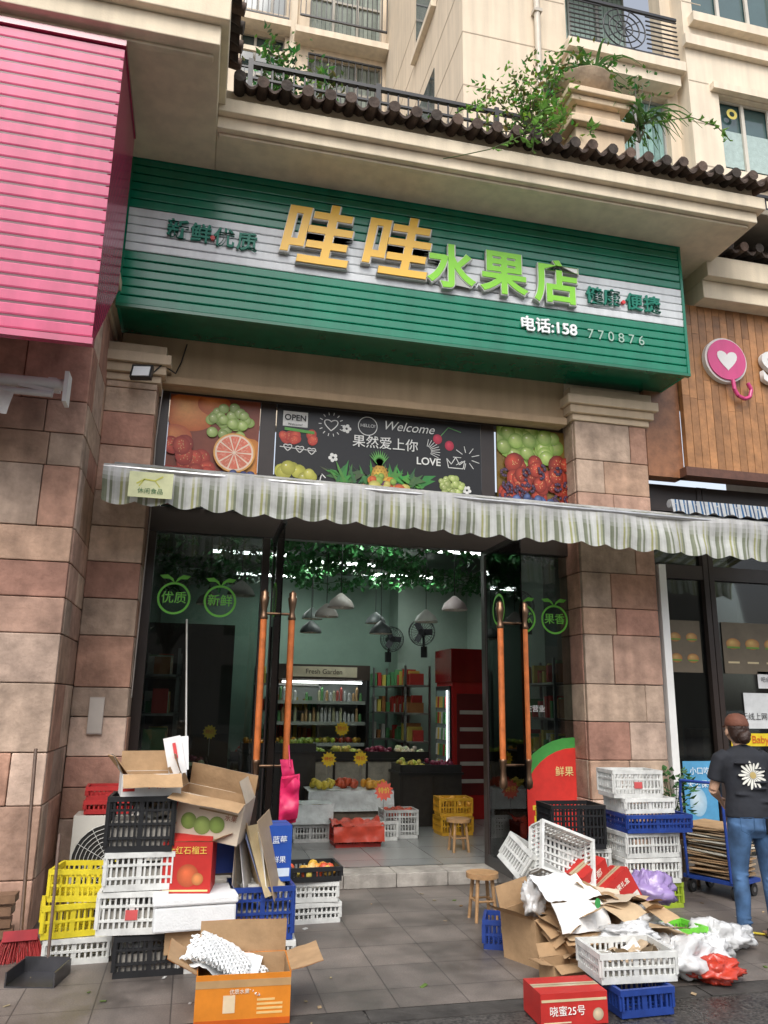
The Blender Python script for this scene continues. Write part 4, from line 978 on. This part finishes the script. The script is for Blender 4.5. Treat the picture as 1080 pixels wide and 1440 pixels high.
mb=MB();mb.bx(4.62,8.6,11,11.1,0,4.0,(.12,.11,.1),'paint');mb.bx(4.62,8.6,7.5,11,3.95,4.0,(.1,.1,.1),'paint');mb.bx(8.6,8.7,6.9,11,0,6.5,(.3,.25,.2),'stucco');mb.bx(4.62,8.6,7.5,11,0,.02,(.1,.1,.1),'paint')
for i in range(4):mb.bx(4.9+i*.9,5.5+i*.9,9.5,9.9,.02,1.3+.2*(i%2),(.2,.14,.1),'wood')
mb.build("shop_interior",RS)
mb=MB();y=7.388
mb.bx(4.86,5.28,y,y+.005,1.95,2.5,(.16,.13,.09),'print')
for j in range(2):
    for i in range(2):
        mb.disc(4.97+i*.2,2.32-j*.22,y-.002,.07,.05,(.6,.4,.15),(.35,.15,.05));mb.bx(4.91+i*.2,5.03+i*.2,y-.004,y-.003,2.29-j*.22,2.305-j*.22,(.15,.3,.05),'print')
mb.bx(5.55,6.3,y,y+.005,1.95,2.5,(.16,.13,.09),'print')
for i in range(3):
    mb.disc(5.68+i*.24,2.27,y-.002,.09,.06,(.65,.45,.15),(.35,.15,.05));mb.bx(5.6+i*.24,5.76+i*.24,y-.004,y-.003,2.22,2.24,(.15,.3,.05),'print');mb.bx(5.6+i*.24,5.74+i*.24,y-.002,y-.001,2.06,2.08,(.6,.5,.3),'print')
mb.bx(5.75,6.3,y,y+.005,1.38,1.75,(.7,.72,.72),'print');mb.bx(5.95,6.25,y,y+.005,1.8,1.98,(.75,.75,.75),'print')
mb.bx(5.55,6.4,y,y+.005,1.2,1.33,(.8,.6,.03),'print')
mb.bx(4.95,5.33,y,y+.005,.45,1.05,(.1,.35,.6),'print')
mb.disc(5.1,.65,y-.002,.1,.14,(.6,.7,.75),(.3,.5,.65))
mb.build("shop_posters",RS)
txt("无线上网 商品预定",(6.03,7.38,1.5),.08,(.05,.05,.05),RS,ext=.0004);txt("Baby",(5.9,7.38,1.265),.11,(.6,.1,.02),RS,ext=.0004);txt("小口吃",(5.14,7.38,.95),.08,(.8,.85,.85),RS,ext=.0004);txt("天生保护",(5.14,7.38,.82),.08,(.8,.85,.85),RS,ext=.0004);txt("吧台插座",(6.1,7.38,1.89),.06,(.05,.05,.05),RS,ext=.0004)
LS=empty("heart_logo_sign")
mb=MB();cx,cz=5.62,5.43
mb.cyl((cx,6.99,cz),(cx,7.05,cz),.27,.27,(.75,.72,.7),'paint',36);mb.cyl((cx,6.97,cz),(cx,6.989,cz),.245,.245,(.66,.06,.22),'gloss',36)
pts=[]
for i in range(28):
    t=i*2*math.pi/28;pts.append((cx+.13*math.sin(t)**3,cz+.14*(.8*math.cos(t)-.32*math.cos(2*t)-.12*math.cos(3*t))))
mb.poly(pts,6.965,(.8,.78,.76),'paint')
mb.tube([(cx+.05,6.97,cz-.24),(cx+.06,6.97,cz-.36),(cx+.10,6.97,cz-.43),(cx+.18,6.97,cz-.46),(cx+.25,6.97,cz-.43),(cx+.28,6.97,cz-.34),(cx+.24,6.97,cz-.26)],.022,(.66,.06,.22),'gloss',8)
mb.build("logo",LS)
txt("Sweet",(6.72,7.0,5.38),.52,(.75,.74,.72),LS,ext=.03,bold=.015)
def railing(x0,x1,y,z0,z1,sp=.11,name="terrace_railing"):
    mb=MB();c=(.015,.015,.017)
    mb.bx(x0,x1,y-.025,y+.025,z1-.04,z1,c,'dark');mb.bx(x0,x1,y-.015,y+.015,z0+.08,z0+.11,c,'dark');mb.bx(x0,x1,y-.015,y+.015,z1-.2,z1-.175,c,'dark')
    n=int((x1-x0)/sp)
    for i in range(n+1):
        x=x0+(x1-x0)*i/n
        if i%12==0:mb.bx(x-.025,x+.025,y-.026,y+.026,z0,z1+.03,c,'dark')
        else:mb.bx(x-.008,x+.008,y-.008,y+.008,z0+.1,z1-.04,c,'dark')
    mb.build(name)
railing(.12,3.8,6.75,7.02,7.95);railing(5.5,9.4,7.1,7.02,7.8)
mb=MB();pc_=(.68,.53,.37)
mb.bx(3.42,3.98,6.15,6.65,7.02,7.40,pc_,'stucco');mb.bx(3.34,4.06,6.07,6.73,7.402,7.49,pc_,'stucco');mb.bx(3.44,3.96,6.17,6.63,7.492,7.68,pc_,'stucco');mb.bx(3.37,4.03,6.10,6.70,7.682,7.75,(.72,.57,.4),'stucco');mb.bx(3.32,4.08,6.05,6.75,7.752,7.82,(.72,.57,.4),'stucco')
mb.lathe((3.66,6.4,7.82),[(.12,0),(.14,.03),(.1,.06),(.2,.12),(.29,.2),(.32,.27),(.34,.30),(.30,.30),(.0,.26)],(.50,.38,.27),'stone',24)
mb.build("terrace_planter",bevel=.01)
def bush(name,c,r,n,size,col,long=0,stems=12):
    mb=MB();c=Vector(c)
    cl=[Vector([random.gauss(0,.5) for _ in range(3)]) for _ in range(stems)]
    for q in cl:
        q.x=max(-1,min(1,q.x));q.y=max(-1,min(1,q.y));q.z=max(-.8,min(1,q.z))
        p=c+Vector((q.x*r[0],q.y*r[1],q.z*r[2]));mb.cyl(c-Vector((0,0,r[2]*.8)),p,.008,.004,(.08,.07,.03),'wood',5,False)
    for i in range(n):
        q=random.choice(cl);p=c+Vector(((q.x+random.gauss(0,.28))*r[0],(q.y+random.gauss(0,.28))*r[1],(q.z+random.gauss(0,.25))*r[2]))
        mb.leaf(p,(random.uniform(-1,1),random.uniform(-1,1),random.uniform(-.6,.8)),size*random.uniform(.6,1.3),tuple(x*random.choice([.6,1,1.3]) for x in col),.5)
    for i in range(long):
        a=random.uniform(0,6.28);p=c+Vector((random.uniform(-.2,.2)*r[0]*2,random.uniform(-.2,.2),-r[2]*.4));d=Vector((math.cos(a),math.sin(a)*.6,0));L_=random.uniform(.35,.65)
        for s in range(5):
            t0,t1=s/5,(s+1)/5
            def P(t):return p+d*L_*t+Vector((0,0,L_*(1.3*t-1.3*t*t)))
            u=d.cross(Vector((0,0,1))).normalized()*.022
            w0,w1=u*(1-t0*.9),u*(1-t1*.9)
            mb.add([P(t0)-w0,P(t0)+w0,P(t1)+w1,P(t1)-w1],[(0,1,2,3)],(.10,.22,.06),'leaf')
    return mb.build(name)
bush("terrace_plant",(3.72,6.4,8.32),(.32,.25,.24),300,.07,(.14,.28,.06),long=36)
bush("terrace_plant",(2.95,6.25,7.55),(.42,.22,.32),800,.07,(.24,.40,.09),stems=26)
bush("terrace_plant",(3.2,6.3,8.1),(.22,.2,.35),320,.065,(.17,.32,.07),stems=18)
bush("terrace_plant",(4.22,6.25,7.8),(.16,.2,.45),140,.07,(.10,.22,.06),long=34)
bush("terrace_plant",(.40,7.0,8.1),(.3,.2,.55),520,.08,(.09,.22,.06),stems=20)
bush("terrace_plant",(.90,7.0,7.85),(.25,.2,.3),240,.08,(.16,.3,.07))
bush("terrace_plant",(2.0,7.0,7.5),(.6,.2,.25),260,.07,(.14,.26,.06),stems=16)
bush("terrace_plant",(5.6,6.9,7.2),(.3,.2,.25),180,.07,(.16,.28,.06))
mb=MB()
for path in([(3.0,5.9,7.35),(2.85,5.75,7.1),(2.75,5.7,6.85),(2.72,5.72,6.6)],[(2.9,5.8,7.2),(2.6,5.72,6.75),(2.3,5.72,6.55),(2.0,5.72,6.42),(1.85,5.72,6.36)],[(3.2,5.9,7.3),(3.0,5.75,7.05),(2.9,5.7,6.95)],[(4.3,6.1,7.6),(4.7,6.0,7.65),(5.0,6.0,7.6),(5.15,6.0,7.45)],[(2.6,6.6,7.9),(2.4,6.5,7.7),(2.2,6.4,7.5)],[(3.5,6.0,7.3),(3.4,5.8,7.1),(3.35,5.75,6.95)]):
    P=[Vector(p) for p in path];mb.tube(P,.005,(.10,.14,.04),'leaf',5)
    for s in range(len(P)-1):
        for q in range(9):
            if path[0][0]==2.9 and s>1:continue
            p=P[s].lerp(P[s+1],q/9);mb.leaf(p,(random.uniform(-1,1),random.uniform(-1,0),random.uniform(-1,.3)),random.uniform(.06,.11),(.2,.4,.08),.55)
mb.build("hanging_vine")
# ------------------------------------------------------------ apartment towers
TW=(.72,.61,.47);TW2=(.76,.66,.52)
A=empty("apartment_building")
mb=MB();Y=9.5
ops=[(5.2,7.0,11.95,14.6),(5.35,7.0,9.0,11.45)]
wallgrid(mb,3.4,7.2,7.0,24,Y,.3,ops,TW)
for z in[7.9,8.9,9.9,10.9,11.9,12.9,13.9,14.9]:
    mb.bx(3.395,5.18,Y-.004,Y,z,z+.02,(.45,.37,.28),'stucco')
    mb.bx(3.396,3.4,Y,14.9,z,z+.02,(.45,.37,.28),'stucco')
mb.bx(3.40,3.7,Y+.301,15,7.0,24,TW,'stucco')
mb.bx(5.2,7.0,10.6,10.7,11.95,14.6,(.5,.43,.34),'stucco')
mb.bx(5.1,7.1,Y-.25,Y+.0-.002,11.5,11.72,TW2,'stucco');mb.bx(5.05,7.15,Y-.35,Y-.002,11.722,11.9,TW2,'stucco')
mb.bx(5.1,7.1,Y-.12,Y-.002,8.8,8.98,TW2,'stucco')
ops2=[(7.75,9.3,9.95,11.45),(7.4,9.2,12.9,14.6)]
wallgrid(mb,7.2,10.5,6.9,24,9.2,.6,ops2,TW2)
mb.bx(7.15,10.5,9.1,9.198,12.25,12.45,TW2,'stucco');mb.bx(7.6,9.5,9.08,9.198,9.75,9.93,TW2,'stucco');mb.bx(7.6,9.5,9.1,9.198,11.47,11.6,TW2,'stucco')
mb.bx(7.3,9.3,9.05,9.198,12.7,12.88,TW2,'stucco')
for z in[7.6,8.4,9.2,10.0,10.8,11.6,13.2]:
    mb.bx(7.21,7.58,9.196,9.2,z,z+.02,(.45,.38,.29),'stucco')
mb.cyl((4.65,Y-.08,7.0),(4.65,Y-.08,24),.05,.05,(.6,.54,.45),'paint',10)
for z in(8.5,10.5,12.5):mb.bx(4.58,4.72,Y-.14,Y-.005,z,z+.06,(.5,.45,.38),'paint')
ops3=[(.0,1.0,14.5,16.6),(1.55,3.3,14.7,16.3),(1.55,3.3,16.9,19.2),(0,1.0,17.2,19.6),(1.55,3.3,11.8,13.4)]
wallgrid(mb,-3,3.4,7,26,15,.3,ops3,TW)
mb.bx(1.2,3.39,14.6,14.998,16.45,16.62,TW2,'stucco');mb.bx(-.1,1.1,14.7,14.998,16.62,16.8,TW2,'stucco')
mb.bx(1.1,1.25,14.9,14.998,7,26,TW2,'stucco')
for z in(16.0,19.0):mb.bx(-3,1.09,14.94,14.998,z,z+.12,TW2,'stucco')
mb.build("tower_walls",A)
mb=MB()
cur=(.24,.38,.35)
window(mb,5.35,7.0,9.0,11.45,Y+.12,3,2,curtain=cur)
window(mb,5.25,6.95,11.97,14.55,10.48,3,1,curtain=(.4,.52,.48),fc=(.3,.32,.3))
window(mb,7.75,9.3,9.95,11.45,9.3,3,1,fc=(.6,.56,.48),gc=(.05,.10,.10))
window(mb,7.4,9.2,12.9,14.6,9.3,3,1,fc=(.6,.56,.48),gc=(.05,.10,.10))
for o in ops3:window(mb,o[0],o[1],o[2],o[3],15.12,3,2,fc=(.35,.33,.28),gc=(.05,.08,.08),curtain=(.3,.34,.3) if o[0]>1 else None)
for i in range(5):
    mb.bx(3.385,3.398,11,12.2,8+i*3,9.6+i*3,(.06,.08,.08),'window')
    mb.bx(3.30,3.398,10.9,12.3,7.85+i*3,7.98+i*3,TW2,'stucco')
mb.bx(7.79,8.95,9.345,9.35,10.2,10.9,(.4,.5,.48),'cloth')
mb.ring(8.05,11.2,9.29,.05,.10,(.6,.5,.1),mat='paint')
mb.build("tower_windows",A)
mb=MB();c=(.02,.02,.022)
def grille(x0,x1,y,z0,z1,sp=.12):
    mb.bx(x0,x1,y-.02,y+.02,z1-.04,z1,c,'dark');mb.bx(x0,x1,y-.02,y+.02,z0,z0+.04,c,'dark')
    n=int((x1-x0)/sp)
    for i in range(n+1):
        x=x0+(x1-x0)*i/n;mb.bx(x-.01,x+.01,y-.01,y+.01,z0,z1,c,'dark')
mb.bx(5.12,7.08,Y-.30,Y-.26,12.75,12.8,c,'dark');mb.bx(5.12,7.08,Y-.30,Y-.26,11.95,11.99,c,'dark')
for k in range(9):
    z=11.99+k*.09;mb.bx(5.12,5.7,Y-.29,Y-.27,z,z+.015,c,'dark');mb.bx(6.5,7.08,Y-.29,Y-.27,z,z+.015,c,'dark')
for r in(.15,.27,.38):
    mb.tube([(6.1+r*math.cos(t*math.pi/14),Y-.28,12.37+r*math.sin(t*math.pi/14)) for t in range(29)],.012,c,'dark',5)
for i in range(10):
    a=i*math.pi/5;mb.cyl((6.1,Y-.28,12.37),(6.1+.38*math.cos(a),Y-.28,12.37+.38*math.sin(a)),.01,.01,c,'dark',5)
grille(1.3,3.35,14.65,16.95,18.0);grille(1.55,3.3,14.9,14.75,16.2,.15);grille(-.05,1.05,14.75,16.85,17.8);grille(0,1.0,14.9,14.6,15.5)
mb.build("balcony_grilles",A)
# ------------------------------------------------------------ opposite side of the street (seen in reflections)
mb=MB();ops=[]
for i in range(12):
    for j in range(3):ops.append((-24+i*4.2,-21.6+i*4.2,1.0+j*3.6+(0 if j else -.6),3.2+j*3.6))
wallgrid(mb,-26,28,0,11,-24,.4,ops,(.32,.28,.24))
mb.bx(-26,28,-24.6,-24.5,0,11,(.05,.06,.06),'window')
mb.build("opposite_building")
plane("opposite_pavement",-60,60,-24,-9,-.004,PV)
def tree(x,y,h=7):
    mb=MB()
    mb.cyl((0,0,0),(.1,0,h*.45),.18,.12,(.08,.06,.04),'wood',10)
    cs=[]
    for i in range(9):
        a=i*.7;p=Vector((math.cos(a)*random.uniform(.6,1.8),math.sin(a)*random.uniform(.6,1.8),h*random.uniform(.6,.95)))
        mb.cyl((.1,0,h*.42),p,.07,.02,(.08,.06,.04),'wood',6,False);cs.append(p)
    for i in range(1200):
        q=random.choice(cs)+Vector([random.gauss(0,.55) for _ in range(3)])
        mb.leaf(q,(random.uniform(-1,1),random.uniform(-1,1),random.uniform(-.6,.5)),.3,(.05,.12,.03),.5,'leaf2')
    mb.build("street_tree",loc=(x,y,0))
for x in(-9,-1,7,14):tree(x,-10.5+random.uniform(-.5,.5))
# ------------------------------------------------------------ woman
WM=empty("woman",(4.02,5.22,0),(0,0,R(-14)));WM.scale=(.97,.97,.97)
def organic(mb,name,vox=.012,it=6,fac=.5):
    o=mb.build(name,WM)
    r=o.modifiers.new("remesh",'REMESH');r.mode='VOXEL';r.voxel_size=vox;r.use_smooth_shade=True
    s=o.modifiers.new("smooth",'SMOOTH');s.iterations=it;s.factor=fac
    return o
def solidmat(name,col,rough=.8,bump=.3,bs=60,var=.2):
    m,nt,b=nmat(name);N=nt.nodes;L=nt.links;tc=N.new("ShaderNodeTexCoord");nz=N.new("ShaderNodeTexNoise");nz.inputs["Scale"].default_value=7;nz.inputs["Detail"].default_value=8;L.new(tc.outputs["Object"],nz.inputs["Vector"])
    cr=N.new("ShaderNodeValToRGB");cr.color_ramp.elements[0].position=.35;cr.color_ramp.elements[0].color=tuple(c*(1-var) for c in col)+(1,);cr.color_ramp.elements[1].position=.65;cr.color_ramp.elements[1].color=tuple(min(1,c*(1+var)) for c in col)+(1,)
    L.new(nz.outputs["Fac"],cr.inputs[0]);L.new(cr.outputs[0],b.inputs["Base Color"]);b.inputs["Roughness"].default_value=rough
    n2=N.new("ShaderNodeTexNoise");n2.inputs["Scale"].default_value=bs;L.new(tc.outputs["Object"],n2.inputs["Vector"]);bp=N.new("ShaderNodeBump");bp.inputs["Strength"].default_value=bump;bp.inputs["Distance"].default_value=.01;L.new(n2.outputs["Fac"],bp.inputs["Height"]);L.new(bp.outputs[0],b.inputs["Normal"])
    return m
MAT['w_skin']=solidmat("woman_skin",(.50,.30,.20),.5,.05,60,.06)
MAT['w_shirt']=solidmat("black_tshirt",(.014,.016,.022),.85,.9,9,.2)
MAT['w_jeans']=solidmat("blue_jeans",(.045,.10,.20),.85,.8,10,.5)
MAT['w_hair']=solidmat("dark_brown_hair",(.035,.014,.008),.45,.8,90,.4)
MAT['w_cap']=solidmat("brown_cap",(.13,.045,.025),.75,.4,50,.25)
mb=MB();S='w_skin';c=(1,1,1)
mb.loft([((0,.03,1.30),.055,.05),((0,.06,1.36),.05,.048),((0,.09,1.41),.05,.048)],c,S)
mb.loft([((0,.10,1.385),.035,.04),((0,.115,1.42),.062,.07),((0,.115,1.46),.072,.088),((0,.105,1.50),.074,.092),((0,.095,1.54),.066,.08),((0,.09,1.57),.035,.045)],c,S)
mb.ell((0,.205,1.445),(.012,.018,.018),c,S);mb.ell((0,.175,1.40),(.026,.022,.02),c,S)
for s in(-1,1):
    mb.ell((s*.077,.10,1.455),(.012,.02,.03),c,S)
organic(mb,"head",.006,3)
mb=MB()
for s in(-1,1):
    mb.ell((s*.03,.193,1.475),(.013,.008,.008),(.75,.75,.72),'paint',10);mb.ell((s*.03,.200,1.474),(.006,.004,.006),(.03,.02,.015),'paint',8)
    mb.box((s*.03,.197,1.497),(.03,.006,.005),(.03,.015,.01),'hair')
mb.box((0,.196,1.418),(.04,.008,.008),(.45,.12,.1),'skin')
mb.build("face_features",WM)
def arm(s,elb,wri,hd,name):
    mb=MB();sh=Vector((s*.165,.03,1.27));elb=Vector(elb);wri=Vector(wri)
    mb.loft([(sh,.04,.04),(sh.lerp(elb,.5),.04,.04),(elb,.034,.034)],c,S,12);mb.loft([(elb+(elb-wri)*.05,.033,.033),(elb.lerp(wri,.3),.036,.034),(elb.lerp(wri,.75),.026,.024),(wri,.021,.018)],c,S,12)
    d=(wri-elb).normalized();d=(d+Vector(hd)).normalized();u=d.cross(Vector((0,0,1))).normalized();w=u.cross(d)
    mb.loft([(wri,.02,.016),(wri+d*.03,.016,.034),(wri+d*.06,.014,.038),(wri+d*.085,.012,.034)],c,S,12)
    for i,(o,l) in enumerate([(.028,.065),(.010,.075),(-.009,.07),(-.026,.055)]):
        b=wri+d*.075+w*o if abs(u.x)>.5 else wri+d*.075+u*o
        nd=(d*.8+Vector((-s*.3,0,-.5))).normalized()
        q=b+d*l*.45;q2=q+nd*l*.35;q3=q2+(nd+Vector((-s*.2,-.3,-.3))).normalized()*l*.28
        mb.tube([b,q,q2,q3],.0085,c,S,8)
        for z in(q,q2,q3):mb.ell(z,(.0086,.0086,.0086),c,S,8)
    b=wri+d*.025;t1=b+(d*.5+Vector((-s*.8,0,.2))).normalized()*.04;t2=t1+d*.03
    mb.tube([b,t1,t2],.0105,c,S,8);mb.ell(t1,(.0105,)*3,c,S,8);mb.ell(t2,(.010,)*3,c,S,8)
    organic(mb,name,.0045,2)
arm(-1,(-.235,.06,1.03),(-.12,.25,.95),(.3,.2,-.2),"arm_l")
arm(1,(.24,.05,1.03),(.14,.25,.97),(-.3,.2,-.2),"arm_r")
mb=MB();S='w_shirt'
mb.loft([((0,-.005,.84),.178,.135),((0,0,.92),.172,.13),((0,.005,1.02),.155,.115),((0,.015,1.12),.165,.12),((0,.02,1.21),.175,.12),((0,.025,1.28),.175,.10),((0,.035,1.325),.12,.075),((0,.045,1.355),.062,.058)],c,S,24)
for s in(-1,1):
    mb.loft([((s*.12,.03,1.285),.06,.06),((s*.175,.035,1.255),.062,.068),((s*.205,.04,1.18),.055,.062),((s*.225,.05,1.10),.056,.062)],c,S,14)
for i in range(9):
    z=.88+i*.045;mb.ell((random.uniform(-.08,.08),-.085-.012*abs(math.sin(i)),z),(.09,.035,.012),c,S,10)
organic(mb,"tshirt",.010,5)
mb=MB()
for i in range(18):
    a=i*2*math.pi/18;L_=.105*(1 if i%2 else .85)
    def yb(x):return -.113+.5*x*x*4*.5
    def Q(r,b):x=r*math.cos(b);return(x,yb(x)-.006,1.155+r*math.sin(b))
    mb.add([Q(0.01,a),Q(L_*.6,a-.15),Q(L_*.92,a-.08),Q(L_,a),Q(L_*.92,a+.08),Q(L_*.6,a+.15)],[(0,1,2,3,4,5)],(.75,.75,.68),'print')
mb.disc(0,1.155,-.1215,.024,.024,(.5,.38,.15),mat='print');mb.build("flower_print",WM)
mb=MB();S='w_jeans'
mb.loft([((0,0,.73),.12,.10),((0,-.012,.78),.168,.138),((0,-.008,.86),.165,.125),((0,0,.95),.142,.11)],c,S,24)
for s in(-1,1):
    mb.loft([((s*.082,-.012,.80),.090,.118),((s*.092,-.006,.70),.080,.105),((s*.100,.0,.6),.070,.088),((s*.106,.01,.47),.058,.066),((s*.109,.005,.42),.056,.064),((s*.112,-.012,.3),.056,.066),((s*.115,-.01,.17),.049,.053),((s*.117,-.005,.085),.048,.052)],c,S,18)
    for z,dx in((.45,.012),(.42,-.01),(.13,.01),(.10,-.006),(.16,0)):mb.ell((s*.11+dx,-.045 if z<.3 else -.04,z),(.045,.022,.008),c,S,10)
organic(mb,"jeans",.008,3)
mb=MB();mb.box((.085,-.145,.80),(.07,.012,.11),(.01,.01,.012),'gloss',(R(4),0,R(6)))
for s in(-1,1):
    mb.line([(s*.085-.05,.86),(s*.085-.05,.77),(s*.085,.745),(s*.085+.05,.77),(s*.085+.05,.86),(s*.085-.05,.86)],-.148,.004,(.03,.07,.14),'cloth')
mb.build("phone_in_pocket",WM)
mb=MB();S='w_skin'
for s in(-1,1):
    x=s*.118
    mb.loft([((x,-.01,.13),.034,.036),((x,-.012,.07),.033,.036),((x,-.005,.035),.034,.05)],c,S,12)
    mb.loft([((x,-.06,.035),.022,.02),((x,-.02,.04),.032,.03),((x,.05,.035),.036,.026),((x,.11,.026),.04,.018),((x,.145,.022),.034,.012)],c,S,12)
    for i in range(5):mb.ell((x-.03+i*.015,.155-abs(i-(1.5 if s>0 else 2.5))*.008,.022),(.009,.02,.010),c,S,8)
organic(mb,"feet",.006,2)
mb=MB()
for s in(-1,1):
    x=s*.118
    mb.loft([((x,-.075,.008),.026,.008),((x,-.03,.008),.036,.008),((x,.06,.008),.042,.008),((x,.15,.008),.042,.008),((x,.178,.008),.025,.007)],(.05,.03,.03),'dark',14)
    mb.tube([(x-.042,.05,.012),(x-.03,.07,.055),(x,.075,.066),(x+.03,.07,.055),(x+.042,.05,.012)],.010,(.05,.03,.03),'dark',8)
mb.build("sandals",WM)
mb=MB();S='w_hair'
mb.loft([((0,.035,1.375),.040,.03),((0,.045,1.42),.070,.06),((0,.06,1.48),.080,.078),((0,.07,1.53),.077,.08)],c,S,18)
mb.ell((0,-.03,1.42),(.048,.045,.048),c,S,14);mb.ell((.02,-.045,1.45),(.03,.025,.03),c,S,10)
organic(mb,"hair_bun",.007,2)
mb=MB();S='w_cap'
mb.loft([((0,.085,1.505),.086,.104),((0,.085,1.53),.086,.103),((0,.083,1.56),.078,.092),((0,.08,1.59),.055,.065),((0,.08,1.603),.018,.02)],c,S,20)
mb.loft([((0,.16,1.507),.07,.006),((0,.21,1.498),.068,.006),((0,.25,1.488),.045,.005)],c,S,16)
organic(mb,"cap",.006,2)
# ------------------------------------------------------------ camera
cam=bpy.data.cameras.new("camera");cam.sensor_fit='VERTICAL';cam.sensor_height=36;cam.lens=1085/1440*36;cam.clip_end=1500;cam.clip_start=.05
co=bpy.data.objects.new("camera",cam);scene.collection.objects.link(co)
Mx=Matrix.Rotation(R(-13.3),4,'Z')@Matrix.Rotation(R(90+13.8),4,'X')@Matrix.Rotation(R(.9),4,'Z')
co.matrix_world=Matrix.Translation((0,0,1.6))@Mx
scene.camera=co
# ------------------------------------------------------------ light
w=bpy.data.worlds.new("World");scene.world=w;w.use_nodes=True;nt=w.node_tree;bg=nt.nodes["Background"]
sk=nt.nodes.new("ShaderNodeTexSky");sk.sky_type='NISHITA';sk.sun_disc=False;sk.sun_elevation=R(50);sk.sun_rotation=R(200);sk.dust_density=4;sk.air_density=1.0
hs=nt.nodes.new("ShaderNodeHueSaturation");hs.inputs["Saturation"].default_value=.40;hs.inputs["Value"].default_value=1.75
nt.links.new(sk.outputs[0],hs.inputs["Color"]);nt.links.new(hs.outputs[0],bg.inputs[0]);bg.inputs[1].default_value=.15
sl=bpy.data.lights.new("sun",'SUN');sl.energy=1.1;sl.angle=R(30);sl.color=(1,.97,.92)
so=bpy.data.objects.new("sun",sl);scene.collection.objects.link(so)
az=R(200);el=R(50);d=Vector((math.sin(az)*math.cos(el),math.cos(az)*math.cos(el),math.sin(el)))
so.rotation_euler=d.to_track_quat('Z','Y').to_euler()
scene.view_settings.view_transform='Standard';scene.view_settings.look='None';scene.view_settings.exposure=0
